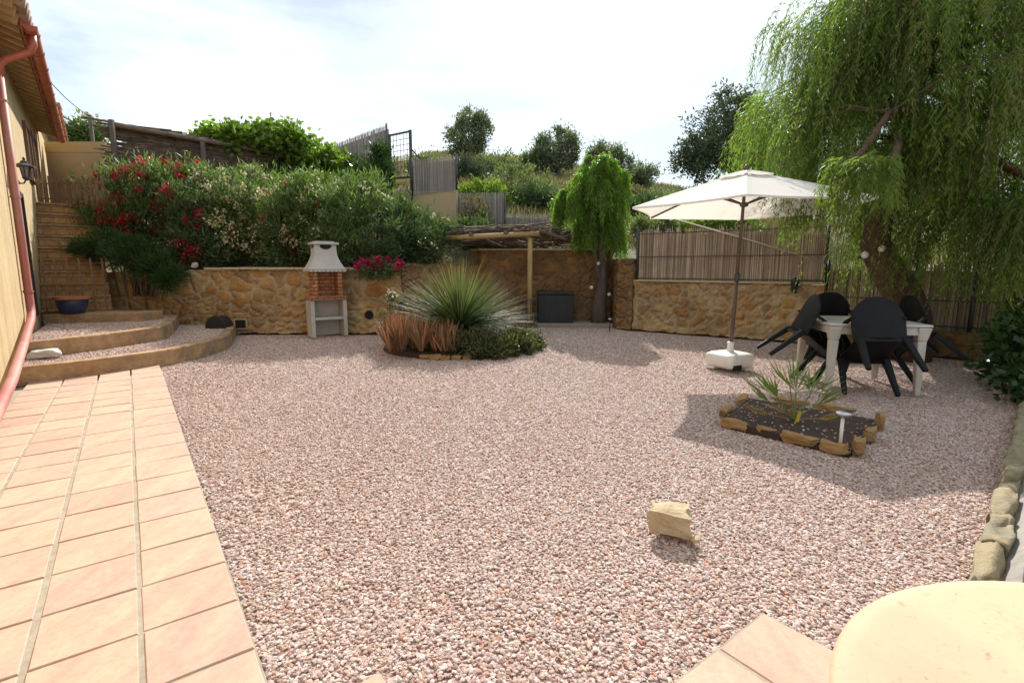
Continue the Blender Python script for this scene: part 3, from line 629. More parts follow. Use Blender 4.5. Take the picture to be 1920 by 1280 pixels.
gw = thing('garden_wall', 'waist high ochre rubble wall behind the parasol', 'stone wall', RW(RL / 2, -.1, 0))
fine_build(rprism(MB(), 0, RL, -.28, 0, 0, 1.0), 'masonry', M['rubble_s'], gw)
rprism(MB(), 0, RL, -.30, .02, 1.0, 1.035).build('coping', M['coping'], gw, bevel=.01)
m = MB(); q = [Vector((2.265, 12.05, 0)), Vector((2.265, 11.7, 0)), RW(-.36, .02, 0), RW(-.004, .03, 0), RW(-.004, -.30, 0), Vector((2.75, 12.0, 0))]
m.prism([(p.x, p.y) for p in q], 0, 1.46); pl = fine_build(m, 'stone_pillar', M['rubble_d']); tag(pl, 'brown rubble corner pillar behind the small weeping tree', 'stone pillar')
# low wall at the right back
lA, lB = Vector((5.25, 8.45, 0)), Vector((7.05, 6.55, 0)); ld = (lB - lA).normalized(); ln = Vector((ld.y, -ld.x, 0))
if ln.y > 0: ln = -ln
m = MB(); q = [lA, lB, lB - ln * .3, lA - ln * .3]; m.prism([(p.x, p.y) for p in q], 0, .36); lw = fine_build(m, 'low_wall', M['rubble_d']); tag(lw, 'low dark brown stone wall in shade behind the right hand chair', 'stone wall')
# kerb on the right + slatted panel
kA, kB = gp(1822, 1110), gp(1912, 792); kd = (kB - kA).normalized(); kn = Vector((kd.y, -kd.x, 0))
kerb = thing('stone_kerb', 'rough lichened stone kerb along the right edge of the gravel', 'kerb', kA.lerp(kB, .5)); s = -.5; i = 0; KL = (kB - kA).length
m = MB()
while s < KL + .6:
    l = random.uniform(.14, .34); c = kA + kd * (s + l / 2) + kn * (.035 + random.uniform(-.008, .008)); stone_geo(m, c + Vector((0, 0, .02 + random.uniform(-.012, .012))), (l * 1.25, random.uniform(.085, .11), .15), math.atan2(kd.y, kd.x), 50 + i); s += l; i += 1
m.build('stone_blocks', M['kerb_stone'], kerb, True)
sp_ = thing('slatted_panel', 'weathered grey slatted wooden panel beside the stone kerb', 'wooden panel', kA + kn * .4)
for i in range(6):
    a = kA + kd * -.35 + kn * (.115 + i * .06) + Vector((0, 0, .075 + i * .06)); b = kA + kd * 1.75 + kn * (.115 + i * .06) + Vector((0, 0, .075 + i * .06))
    MB().beam(a, b, .07, .018, side=(kn * .06 + Vector((0, 0, .06)))).build('slat', M['greywood'], sp_, bevel=.003)
for f in (.2, 1.2):
    a = kA + kd * f + kn * .13 + Vector((0, 0, .06)); b = kA + kd * f + kn * .44 + Vector((0, 0, .37)); MB().beam(a, b, .05, .025).build('batten', M['greywood'], sp_)
# rounded wall end near the camera
DC = Vector((1.36, .62, 0)); DR = .765; DZ = .40
dr = thing('round_wall', 'cream rounded low wall end in the near right corner', 'wall', DC)
MB().lathe(DC, [(DR - .03, -.02), (DR - .03, DZ - .035)], 64).build('rendered_side', M['white_stone'], dr, True)
MB().lathe(DC + Vector((0, 0, DZ - .034)), [(DR - .028, 0), (DR, .006), (DR + .002, .02), (DR - .012, .032), (DR - .05, .036), (.02, .042)], 72).build('cap', M['cap'], dr, True)

# ------------------------------------------------------------------ barbecue
bq = thing('barbecue', 'white concrete and red brick barbecue with grey chimney hood', 'barbecue', (0, 0, 0))
bw_, bd_ = .66, .36
for sx in (-1, 1): MB().box((sx * (bw_ / 2 - .035), 0, .345), (.07, bd_, .69)).build('side_panel', M['concrete'], bq, bevel=.006)
MB().box((0, bd_ / 2 - .02, .345), (bw_ - .144, .035, .68)).build('back_panel', M['concrete'], bq)
MB().box((0, -.012, .345), (bw_ - .144, bd_ - .03, .045)).build('shelf', M['concrete'], bq, bevel=.004)
tb = MB(); tb.box((0, -.01, .725), (bw_ + .02, bd_ + .03, .066)); tb.build('hearth', M['terracotta'], bq, bevel=.004)
nb = 7
m = MB()
for i in range(nb): m.box((-bw_ / 2 + (i + .5) * bw_ / nb, -bd_ / 2 - .028, .725), (bw_ / nb - .018, .012, .06))
m.build('brick_ends', M['brick'], bq)
fb_ = MB(); fb_.box((0, bd_ / 2 - .05, .985), (bw_ - .16, .09, .45)); fb_.box((-(bw_ / 2 - .105), -.02, .985), (.075, bd_ - .05, .45)); fb_.box(((bw_ / 2 - .105), -.02, .985), (.075, bd_ - .05, .45)); fb_.build('brick_firebox', M['brick'], bq)
m = MB(); m.box((0, -.005, 1.232), (bw_ + .03, bd_ + .04, .04)); m.build('hood_ledge', M['concrete'], bq, bevel=.004)
m = MB()
for i in range(9): m.box((-bw_ / 2 + (i + .5) * bw_ / 9, -bd_ / 2 - .03, 1.23), (.034, .02, .05))
m.build('ledge_teeth', M['concrete'], bq)
prof = [(.335, .225, 1.253), (.30, .20, 1.30), (.245, .165, 1.40), (.21, .145, 1.49), (.20, .14, 1.56), (.195, .135, 1.70)]
m = MB()
for (hx, hy, z) in prof: m.v += [(-hx, -hy, z), (hx, -hy, z), (hx, hy, z), (-hx, hy, z)]
for i in range(len(prof) - 1):
    for j in range(4): m.f.append((i * 4 + j, i * 4 + (j + 1) % 4, i * 4 + 4 + (j + 1) % 4, i * 4 + 4 + j))
m.f += [(3, 2, 1, 0), (20, 21, 22, 23)]; m.build('hood', M['hood'], bq, bevel=.008)
m = MB(); m.add([(-.105, -.141, 1.695), (.105, -.141, 1.695), (.10, -.1425, 1.655), (.06, -.1435, 1.625), (0, -.144, 1.615), (-.06, -.1435, 1.625), (-.10, -.1425, 1.655)], [(0, 6, 5, 4, 3, 2, 1)])
m.build('smoke_opening', M['deadblack'], bq); m = MB(); m.add([(-.202, -.06, 1.695), (-.202, .06, 1.695), (-.204, .06, 1.64), (-.204, -.06, 1.64)], [(0, 1, 2, 3)]); m.build('smoke_opening', M['deadblack'], bq)  # black patches on the hood stand in for shade inside its openings
m = MB(); m.box((0, 0, 1.722), (.47, .36, .04)); m.box((0, 0, 1.752), (.34, .24, .02)); m.build('chimney_cap', M['hood'], bq, bevel=.008)
bp = gp(586, 634); br_ = rad(35); bq.rotation_euler = (0, 0, br_)
bq.location = (bp.x + bw_ / 2 * math.cos(br_) - bd_ / 2 * math.sin(br_), bp.y + bw_ / 2 * math.sin(br_) + bd_ / 2 * math.cos(br_), 0)

# ------------------------------------------------------------------ black round-topped thing and small stones
bo = at(405, 625, 9.3); bo.z = .17
m = MB(); N = 12
for yy, sc_ in ((0, 1), (.3, .9)):
    for i in range(N + 1): h = PI * i / N; m.v.append((bo.x + .20 * sc_ * math.cos(h), bo.y + yy, bo.z + .25 * sc_ * math.sin(h)))
m.f += [tuple(range(N + 1)), tuple(reversed(range(N + 1, 2 * N + 2)))]
for i in range(N): m.f.append((i, N + 1 + i, N + 2 + i, i + 1))
m.f.append((N, 2 * N + 1, N + 1, 0)); o = m.build('round_black_object', M['black_box'], None, bevel=.015); tag(o, 'small black rounded object against the retaining wall', 'pet house')  # plain half-round black solid
c = at(365, 496, WALLY + .12); stone('stone', (c.x, c.y, 1.33), (.10, .09, .09), .3, 3, M['white_stone'], 'small white stone on top of the retaining wall', 'stone')
c = gp(83, 668, .2); stone('stone', (c.x, c.y, .235), (.30, .17, .11), .5, 4, M['white_stone'], 'flat whitish stone lying on the lower curved step', 'stone')
c = gp(1262, 1003); stone('rock', (c.x, c.y + .04, .058), (.185, .15, .115), -.35, 27, M['rock'], 'single pale tan rock lying in the middle of the gravel', 'rock')
c = gp(1303, 1016); stone('stone', (c.x, c.y, .014), (.05, .035, .02), .2, 22, M['rock'], 'tiny tan chip of stone beside the pale rock', 'stone')

# ------------------------------------------------------------------ parasol
ux, uy = 2.815, 6.52
um = thing('parasol', 'large open cream parasol with a brown pole', 'parasol', (ux, uy, 0))
lean = Vector((.055, -.01, 0)); tp = Vector((ux, uy, 0)) + lean; RIM, APX, UR = 2.01, 2.45, 1.43
MB().tube([(ux, uy, .1), Vector((ux, uy, 1.2)) + lean * .5], .024, 14).build('pole', M['pole_brown'], um, True)
MB().tube([Vector((ux, uy, 1.19)) + lean * .5, tp + Vector((0, 0, APX))], .020, 14).build('pole', M['pole_brown'], um, True)
MB().lathe(Vector((ux, uy, 1.12)) + lean * .48, [(.028, 0), (.031, .01), (.031, .09), (.026, .1)], 14).build('joint_collar', M['steel_dark'], um, True)
m = MB(); NR, NSG, NL = 6, 8, 7; A0 = rad(187)
def canopy(t, h, dr=0):   # t 0..1 radius, h angle fraction in ribs
    i = int(h) % 6; f = h - int(h); a, b = A0 + i * PI / 3, A0 + (i + 1) * PI / 3
    p = Vector((math.cos(a), math.sin(a), 0)).lerp(Vector((math.cos(b), math.sin(b), 0)), f) * UR * t
    bow = 4 * f * (1 - f); p *= 1 - .055 * bow * t
    z = APX - (APX - RIM) * (t ** 1.10) - .030 * bow * t * (1 - t) * 2.2 - .006 * bow; return tp + Vector((p.x, p.y, z + dr))
T0 = .14
for i in range(NL + 1):
    t = T0 + (1 - T0) * i / NL
    for j in range(6 * NSG): m.v.append(tuple(canopy(t, j / NSG)))
Q = 6 * NSG
for i in range(NL):
    for j in range(Q): m.f.append((i * Q + j, (i + 1) * Q + j, (i + 1) * Q + (j + 1) % Q, i * Q + (j + 1) % Q))
# hem
b0 = len(m.v)
for j in range(Q): p = canopy(1, j / NSG); m.v.append((p.x, p.y, p.z - .022))
for j in range(Q): m.f.append((NL * Q + j, b0 + j, b0 + (j + 1) % Q, NL * Q + (j + 1) % Q))
cn = m.build('canopy', M['canvas'], um); s_ = cn.modifiers.new('thick', 'SOLIDIFY'); s_.thickness = .003
m = MB()
for i in range(4):
    t = .02 + .22 * i / 3
    for j in range(Q): m.v.append(tuple(canopy(t, j / NSG, .028)))
for i in range(3):
    for j in range(Q): m.f.append((i * Q + j, (i + 1) * Q + j, (i + 1) * Q + (j + 1) % Q, i * Q + (j + 1) % Q))
m.f.append(tuple(range(Q))); vt = m.build('vent_flap', M['canvas'], um); s_ = vt.modifiers.new('thick', 'SOLIDIFY'); s_.thickness = .003
MB().lathe(tp + Vector((0, 0, APX + .022)), [(.03, 0), (.028, .03), (.012, .06), (.004, .065)], 12).build('finial', M['pole_brown'], um, True)
MB().lathe(tp + Vector((0, 0, APX - .42)), [(.022, 0), (.05, .01), (.05, .05), (.022, .06)], 12).build('hub', M['pole_brown'], um)
for i in range(6):
    m = MB(); m.beam(canopy(.05, i, -.02), canopy(.98, i, -.018), .018, .022); rb_ = m.build('rib', M['pole_brown'], um)
    m = MB(); m.beam(tp + Vector((0, 0, APX - .395)), canopy(.40, i, -.03), .016, .020); m.build('strut', M['pole_brown'], rb_)
# parasol base
ub = thing('parasol_stand', 'white plastic water filled foot carrying the brown parasol pole', 'parasol base', (ux, uy, 0))
m = MB()
def rsq(hw, z, rr, n=6):
    o = []
    for qx, qy, a0 in ((1, -1, -90), (1, 1, 0), (-1, 1, 90), (-1, -1, 180)):
        for i in range(n + 1): h = rad(a0 + 90 * i / n); o.append(((hw - rr) * qx + rr * math.cos(h), (hw - rr) * qy + rr * math.sin(h), z))
    return o
rot = Matrix.Rotation(rad(24), 3, 'Z'); rings = [rsq(.205, .03, .05), rsq(.222, .06, .07), rsq(.226, .15, .07), rsq(.216, .19, .07), rsq(.18, .21, .08), rsq(.09, .222, .05)]
for rg in rings: m.v += [tuple(Vector((ux, uy, 0)) + rot @ Vector(q)) for q in rg]
q = len(rings[0])
for i in range(len(rings) - 1):
    for j in range(q): m.f.append((i * q + j, i * q + (j + 1) % q, (i + 1) * q + (j + 1) % q, (i + 1) * q + j))
m.f += [tuple(reversed(range(q))), tuple(range((len(rings) - 1) * q, len(rings) * q))]; m.build('tank', M['white_plastic'], ub, True)
m = MB()
for qx, qy in ((1, 1), (-1, 1), (-1, -1), (1, -1)):
    if (qx, qy) == (-1, -1): continue
    m.box(Vector((ux, uy, .015)) + rot @ Vector((qx * .13, qy * .13, 0)), (.15, .15, .035), rad(24))
m.build('foot_block', M['white_plastic'], ub)
MB().box(Vector((ux, uy, .05)) + rot @ Vector((-.10, -.216, 0)), (.14, .02, .065), rad(24)).build('notch_shade', M['deadblack'], ub)  # black block painted for the shade in the gap of the stand
MB().lathe((ux, uy, .218), [(.05, 0), (.042, .02), (.038, .10), (.045, .105), (.045, .125), (.03, .13)], 16).build('collar', M['white_plastic'], ub, True)

# ------------------------------------------------------------------ table and four tipped chairs
TR = rad(-9.8); tR = Vector((math.cos(TR), math.sin(TR), 0)); tB = Vector((-tR.y, tR.x, 0)); TC = Vector((3.78, 5.56, 0))
tbl = thing('garden_table', 'square shade-dimmed white plastic garden table under the tipped chairs', 'table', TC)
hw = .47
def TT(x, y, z): return TC + tR * x + tB * y + Vector((0, 0, z))
m = MB(); m.box(TT(0, 0, .715), (2 * hw, 2 * hw, .028), TR); m.build('tabletop', M['table_plastic'], tbl, bevel=.012, seg=3)
for sx, sy, l, w in ((0, -1, 2 * hw - .06, .02), (0, 1, 2 * hw - .06, .02)):
    MB().box(TT(0, sy * (hw - .035), .66), (l, w, .08), TR).build('apron', M['table_plastic'], tbl, bevel=.004)
for sx in (-1, 1): MB().box(TT(sx * (hw - .035), 0, .66), (.02, 2 * hw - .10, .08), TR).build('apron', M['table_plastic'], tbl, bevel=.004)
for sx in (-1, 1):
    for sy in (-1, 1):
        m = MB(); m.beam(TT(sx * .405, sy * .405, .70), TT(sx * .40, sy * .40, .56), .125, .125, .085, .085, side=tR)
        m.beam(TT(sx * .40, sy * .40, .559), TT(sx * .415, sy * .415, 0), .084, .084, .05, .05, side=tR); m.build('leg', M['table_plastic'], tbl, bevel=.01)

def sheet(name, fn, nu, nv, th, material, parent):
    vs = [fn(-1 + 2 * i / nu, j / nv) for j in range(nv + 1) for i in range(nu + 1)]
    fs = [(j * (nu + 1) + i, j * (nu + 1) + i + 1, (j + 1) * (nu + 1) + i + 1, (j + 1) * (nu + 1) + i) for j in range(nv) for i in range(nu)]
    o = mesh_obj(name, vs, fs, material, parent, True); md = o.modifiers.new('thick', 'SOLIDIFY'); md.thickness = th; md.offset = 0
    b = o.modifiers.new('bevel', 'BEVEL'); b.width = th * .35; b.segments = 2; b.limit_method = 'ANGLE'; b.angle_limit = rad(50); return o
def make_chair(label):
    """local frame: front feet on y=0, sitter faces +y"""
    c = thing('plastic_chair', label, 'chair', (0, 0, 0), 'black plastic chairs tipped against the table'); B = M['black_plastic']; o = -.27
    sheet('seat', lambda u, v: (.245 * u * (.9 + .1 * v), o - .24 + .50 * v, .435 - .018 * (1 - u * u) - .045 * max(0, v - .75) * 4 * max(0, v - .75) + .01 * abs(u)), 12, 12, .014, B, c)
    sheet('backrest', lambda u, v: ((.255 + .04 * v * (1 - v)) * u, o - .245 - .105 * v + .085 * abs(u) ** 2.4, .415 + v * (.455 - .15 * abs(u) ** 2.6)), 16, 12, .016, B, c)
    for sx in (-1, 1):
        m = MB(); m.beam((sx * .225, o + .225, .435), (sx * .265, o + .265, 0), .075, .055, .045, .04, side=(1, 0, 0)); m.build('leg', B, c, bevel=.008)
        m = MB(); m.beam((sx * .215, o - .215, .43), (sx * .255, o - .30, 0), .075, .06, .045, .04, side=(1, 0, 0)); m.build('leg', B, c, bevel=.008)
        m = MB(); pts = [(sx * .245, o - .27, .655), (sx * .275, o - .18, .66), (sx * .295, o - .02, .658), (sx * .298, o + .12, .645), (sx * .29, o + .20, .60), (sx * .27, o + .235, .52), (sx * .24, o + .235, .43)]
        m.tube(pts, [.026, .030, .032, .032, .030, .028, .03], 10, True, .55); m.build('armrest', B, c, True)
    MB().box((0, o + .235, .405), (.44, .018, .05)).build('seat_rim', B, c, bevel=.004); MB().box((0, o - .225, .405), (.42, .018, .05)).build('seat_rim', B, c, bevel=.004)
    return c
TILT = rad(40)
def put_chair(c, x, y, face, tilt=TILT):
    p = TT(x, y, 0); c.location = (p.x, p.y, 0.012); f = Vector(tR) * face[0] + Vector(tB) * face[1]
    c.scale = (.93, .93, .93); c.rotation_euler = (-tilt, 0, math.atan2(f.y, f.x) - PI / 2)
ch0 = make_chair('black plastic armchair tipped against the near side of the table, back to the camera')
def dup(root, label):
    r = root.copy(); col.objects.link(r); r['label'] = label
    for ch in root.children:
        q = ch.copy(); col.objects.link(q); q.parent = r
    return r
labs = ['black plastic armchair tipped against the table on the parasol side, legs in the air', 'black plastic armchair tipped against the far side of the table, before the trunk', 'black plastic armchair tipped against the table on the side away from the parasol']
chs = [ch0] + [dup(ch0, l) for l in labs]
put_chair(chs[0], -.06, -.535, (0, 1), rad(40)); put_chair(chs[1], -.555, -.02, (1, 0), rad(41)); put_chair(chs[2], -.10, .56, (0, -1), rad(38)); put_chair(chs[3], .555, .04, (-1, .0), rad(39))

# ------------------------------------------------------------------ small palm bed
PL, PBt, PR_, PK = gp(1352, 795), gp(1592, 852), gp(1650, 795), gp(1402, 752)
tag(MB().prism([(p.x, p.y) for p in (PL, PBt, PR_, PK)], -.02, .035).build('soil', M['soil'], origin=(0, 0, 0)), kind='structure')
es = [(gp(1378, 800), .19, 'flat ochre edging stone at the left corner of the palm bed'), (gp(1436, 812), .13, 'thin half buried edging stone between the left and middle palm bed stones'),
      (gp(1497, 829), .24, 'long ochre edging stone at the middle of the near side of the palm bed'), (gp(1563, 845), .16, 'squarish ochre edging stone below the solar light of the palm bed')]
an = math.atan2((PBt - PL).y, (PBt - PL).x)
for i, (c, l, lb) in enumerate(es): stone('edging_stone', (c.x, c.y, .025), (l, .075, .075 if i != 1 else .045), an + random.uniform(-.22, .22), 100 + i, M['edging'], lb, 'edging stone', 'edging stones around the palm bed')
an2 = math.atan2((PR_ - PBt).y, (PR_ - PBt).x)
for i, (uu, vv, l, h, lb) in enumerate(((1609, 846, .17, .12, 'upright ochre edging stone at the near right corner of the palm bed'), (1632, 822, .20, .10, 'tilted edging stone on the right side of the palm bed'), (1648, 801, .11, .15, 'pointed edging stone at the far right corner of the palm bed'))):
    c = gp(uu, vv); stone('edging_stone', (c.x, c.y, .04), (l, .065, h), an2 + random.uniform(-.15, .3), 110 + i, M['edging'], lb, 'edging stone', 'edging stones around the palm bed')
for i, (uu, vv, l, lb) in enumerate(((1362, 776, .30, 'mossy edging stone on the left back side of the palm bed'), (1392, 755, .34, 'long low edging stone at the back left corner of the palm bed'), (1560, 772, .36, 'flat brown edging stone at the back of the palm bed'), (1480, 760, .34, 'low edging stone behind the small palm'))):
    c = gp(uu, vv); an3 = math.atan2((PK - PL).y, (PK - PL).x) if i < 2 else math.atan2((PR_ - PK).y, (PR_ - PK).x)
    stone('edging_stone', (c.x, c.y, .03), (l * .8, .08, .07), an3 + random.uniform(-.15, .15), 120 + i, M['edging'], lb, 'edging stone', 'edging stones around the palm bed')
pc = gp(1487, 800); pc.z = .04
palm = thing('young_palm', 'young fan palm with thin fronds and a yellow tag in the stone edged bed', 'palm', pc)
fr_ = [(192, 52, .56, 0), (165, 40, .50, 0), (25, 50, .56, 0), (350, 42, .46, 0), (95, 74, .58, 0), (60, 58, .52, 0), (225, 30, .42, 1), (310, 22, .38, 1), (185, 18, .44, 1)]
for (az, el, ln_, dry) in fr_:
    d = Vector((math.cos(rad(az)) * math.cos(rad(el)), math.sin(rad(az)) * math.cos(rad(el)), math.sin(rad(el)))); tip = pc + d * ln_ * .5
    stalk = MB().tube([pc + Vector((0, 0, .02)), pc + d * ln_ * .3 + Vector((0, 0, .01)), tip], [.009, .006, .005], 6)
    P, Dv = [], []
    side = d.cross(Vector((0, 0, 1))).normalized(); up = side.cross(d)
    for a in np.linspace(-1, 1, 11):
        h = a * rad(44); q = (d * math.cos(h) + side * math.sin(h) + up * (.10 * abs(a)) + Vector((0, 0, -.10 * abs(a)))).normalized(); P.append(tip); Dv.append(q)
    P = np.array(P); Dv = np.array(Dv); V, F = leaf_geo(P, Dv, ln_ * (.5 + .08 * R.random(11)), .018)
    b = len(stalk.v); stalk.v += [tuple(v) for v in V]; stalk.f += [tuple(int(i) + b for i in f_) for f_ in F]
    stalk.build('frond', M['leaf_dry'] if dry else M['leaf_palm'], palm)
MB().beam(pc + Vector((0, -.05, .02)), pc + Vector((.015, -.06, .11)), .03, .004, .02, .004).build('tag_strip', M['yellow_tag'], palm)
def stake_light(u, v0, v1, label, rr, hz=None, zb_=0.0, mat2='white_plastic'):
    b = gp(u, v0, zb_); top = at(u, v1, b.y).z; o = thing('solar_light', label, 'garden light', b, None)
    MB().tube([b, (b.x, b.y, top - rr * .6)], rr * .22, 10).build('stake', M[mat2], o, True)
    MB().lathe((b.x, b.y, top - rr * 1.0), [(rr * .35, 0), (rr * .8, rr * .3), (rr, rr * .62), (rr * 1.02, rr * .75), (rr * .75, rr * .95), (.005, rr * 1.05)], 20).build('lamp_head', M['silver'], o, True); return o
stake_light(1575, 838, 770, 'steel topped solar stake light standing in the palm bed', .052, zb_=.035)
stake_light(1143, 622, 596, 'small steel solar stake light beside the weeping tree trunk', .045, mat2='steel_dark')

# ------------------------------------------------------------------ round flower bed with spiky plant
BC = Vector((-.92, 8.45, 0)); BR = 1.2
m = MB(); m.lathe(BC, [(BR, -.02), (BR - .05, .06), (BR * .6, .12), (.05, .16)], 40); tag(m.build('soil', M['soil'], origin=(0, 0, 0)), kind='structure')
for i in range(6):
    h = rad(-106 + i * 7.2); c = BC + Vector((math.cos(h), math.sin(h), 0)) * (BR + .02)
    stone('edging_stone', (c.x, c.y, .012), (random.uniform(.10, .19), .08, random.uniform(.06, .10)), h + PI / 2, 200 + i, M['edging'], 'small ochre edging stone along the front of the round plant bed', 'edging stone', 'edging stones of the round plant bed')
def blades(name, base, dirs, L, W, droop, material, parent, seg=4, uvs=True):
    n = len(dirs); V = []; F = []; UV = []
    S = unit(np.cross(dirs, np.array([0, 0, 1.0]) + R.normal(size=(n, 3)) * .25))
    for k_ in range(seg + 1):
        t = k_ / seg; p = base + dirs * (L * t)[:, None] + np.array([0, 0, -1.0]) * (droop * L * t * t)[:, None]; w = W * (1 - t) ** .7 * (.6 + .8 * min(1, t * 4)) / 1.4
        V.append(p - S * w[:, None] / 2); V.append(p + S * w[:, None] / 2)
    V = np.stack(V, 1); c = V.shape[1]; V = V.reshape(-1, 3)
    for k_ in range(seg):
        q = np.array([2 * k_, 2 * k_ + 1, 2 * k_ + 3, 2 * k_ + 2]); F.append(np.arange(n)[:, None] * c + q); UV.append(np.tile(np.array([[k_ / seg, 0], [k_ / seg, 1], [(k_ + 1) / seg, 1], [(k_ + 1) / seg, 0]]), (n, 1, 1)))
    F = np.concatenate(F, 0); UV = np.concatenate(UV, 0).reshape(-1, 2); return mesh_obj(name, V, F, material, parent, False, uv=UV)
yc = at(862, 612, 8.35)
yu = thing('spiky_plant', 'big spiky grass tree plant with a fan of thin green leaves', 'plant', (yc.x, yc.y, .12))
n = 2500; el = np.degrees(np.arcsin(np.clip(R.random(n) * 1.35 - .35, -.4, 1))); az = R.random(n) * 360
dv = np.stack([np.cos(np.radians(az)) * np.cos(np.radians(el)), np.sin(np.radians(az)) * np.cos(np.radians(el)), np.sin(np.radians(el))], 1)
L = (1.0 + .30 * R.random(n)) * np.where(el < 5, .82, 1.0); base = np.array(yc) + dv * .07
blades('leaf_rosette', base, dv, L, np.full(n, .0145), .05 + .10 * R.random(n), M['spiky'], yu, 5)
MB().lathe((yc.x, yc.y, .1), [(.12, 0), (.15, .15), (.12, .33), (.05, .42)], 14).build('stem', M['bark_grey'], yu, True)
# rusty aloes
al = thing('aloe_clump', 'rust coloured clump of upright aloe spikes at the left of the round bed', 'plant', at(785, 665, 7.45))
bs = []; ds = []; Ls = []
for i in range(95):
    uu = R.uniform(724, 850); Y = R.uniform(7.2, 7.9); p = at(uu, 640, Y); cz = .1
    nb_ = 9; a_ = R.random(nb_) * 2 * PI; e_ = R.uniform(50, 89, nb_)
    for a, e in zip(a_, e_): bs.append((p.x, p.y, cz)); ds.append((math.cos(a) * math.cos(rad(e)), math.sin(a) * math.cos(rad(e)), math.sin(rad(e)))); Ls.append(R.uniform(.26, .60) * (1 if uu < 800 else .8))
blades('leaf_rosettes', np.array(bs), np.array(ds), np.array(Ls), np.full(len(bs), .040), np.full(len(bs), -.03), M['leaf_aloe'], al, 3)
fa_ = thing('flowering_aloe', 'pale pink flowering succulent on the far left of the round bed', 'plant', at(728, 640, 8.4))
P, D, _, _ = blob([(at(735, 600, 8.4), (.16, .2, .22)), (at(745, 560, 8.5), (.15, .15, .2))], 22, 700, .07); leaves('foliage', P, D, .07, .02, M['leaf_low'], fa_)
P, D, _, _ = blob([(at(722, 608, 8.3), (.1, .1, .08)), (at(738, 548, 8.5), (.1, .1, .10))], 12, 170, .05); leaves('flowers', P, D, .035, .024, M['fl_pink'], fa_)
lo = thing('low_succulents', 'dark green sprawling low plants along the right of the round bed', 'plant', at(940, 660, 7.8))
P, D, _, _ = blob([(at(885, 652, 7.5), (.35, .25, .20)), (at(945, 650, 7.75), (.45, .35, .20)), (at(985, 645, 8.2), (.28, .35, .17)), (at(848, 662, 7.3), (.2, .12, .16)), (at(915, 662, 7.35), (.3, .15, .14))], 170, 9500, .08, up=.5)
leaves('foliage', P, D, .09, .022, M['leaf_low'], lo)

# ------------------------------------------------------------------ pergola with box, basket
pg = thing('brush_pergola', 'small timber pergola with a roof of loose sticks over the black box', 'pergola', (.0, 11.6, 0))
pR, pL = gp(993, 613), at(833, 600, 11.05); pL.z = 0
beamz = at(993, 441, pR.y).z
for p in (pR, pL): MB().tube([(p.x, p.y, 0), (p.x, p.y, beamz - .05)], .055, 12).build('post', M['timber'], pg, True)
bl, br = at(818, 447, 11.03), at(1012, 438, 11.05)
MB().tube([bl, br], .055, 10).build('beam', M['timber'], pg, True)
r0, r1 = at(1008, 447, 11.0), at(1118, 468, 12.3); l1 = at(880, 470, 12.6)
for f in (0, .33, .66, 1):
    a = bl.lerp(br, f); b = l1.lerp(r1, f); MB().tube([a + Vector((0, -.1, .06)), b], .035, 8).build('roof_pole', M['stick'], pg, True)
m = MB()
for i in range(430):
    f = R.random(); g_ = R.random(); a = bl.lerp(br, f * 1.04 - .02); b = l1.lerp(r1, f * 1.04 - .02); p = a.lerp(b, g_) + Vector((0, 0, .06 + R.random() * .17))
    d = (br - bl).normalized() * R.uniform(.35, .8) + (l1 - bl).normalized() * R.normal() * .16 + Vector((0, 0, R.normal() * .05)); m.tube([p - d * .5, p + d * .1, p + d * .5], [R.uniform(.008, .02)] * 3, 5)
m.build('stick_roof', M['stick'], pg)
bxp = gp(1040, 609); tag(MB().prism([(-.3, 11.25), (2.2, 11.05), (2.2, 11.7), (-.3, 11.85)], -.02, .07).build('slab', M['slab'], bevel=.01, origin=(0, 0, 0)), kind='structure')
bx = thing('storage_box', 'black plastic storage box on a slab under the stick pergola', 'storage box', (bxp.x, 11.45, .07))
bh = at(1040, 547, 11.2).z
MB().box((bxp.x, 11.45, .07 + (bh - .13) / 2), (.78, .42, bh - .13)).build('body', M['black_box'], bx, bevel=.015)
MB().box((bxp.x, 11.44, bh - .03), (.82, .46, .06)).build('lid', M['black_box'], bx, bevel=.012)
m = MB()
for i in range(3): m.box((bxp.x - .25 + i * .25, 11.232, .07 + (bh - .13) / 2), (.03, .012, bh - .2))
m.build('front_ribs', M['black_box'], bx)
bk = at(985, 610, 10.95); bk.z = .0; bas = thing('wire_basket', 'metal wire log basket beside the right pergola post', 'basket', bk); m = MB()
hh = at(985, 562, 10.95).z
for i in range(5):
    for yy in (-.17, .17): m.tube([(bk.x - .24 + i * .12, bk.y + .25 + yy, 0), (bk.x - .24 + i * .12, bk.y + .25 + yy, hh)], .008, 6)
for z in (.05, .3, hh):
    for yy in (-.17, .17): m.tube([(bk.x - .24, bk.y + .25 + yy, z), (bk.x + .24, bk.y + .25 + yy, z)], .009, 6)
    for xx in (-.24, .24): m.tube([(bk.x + xx, bk.y + .08, z), (bk.x + xx, bk.y + .42, z)], .009, 6)
m.build('wire_frame', M['wire'], bas)
m = MB()
for i in range(11): zz = .06 + (i % 4) * .10; m.tube([(bk.x - .18 + (i % 3) * .17, bk.y + .10, zz), (bk.x - .16 + (i % 3) * .17, bk.y + .40, zz)], .05, 8)
m.build('logs', M['bark'], bas)

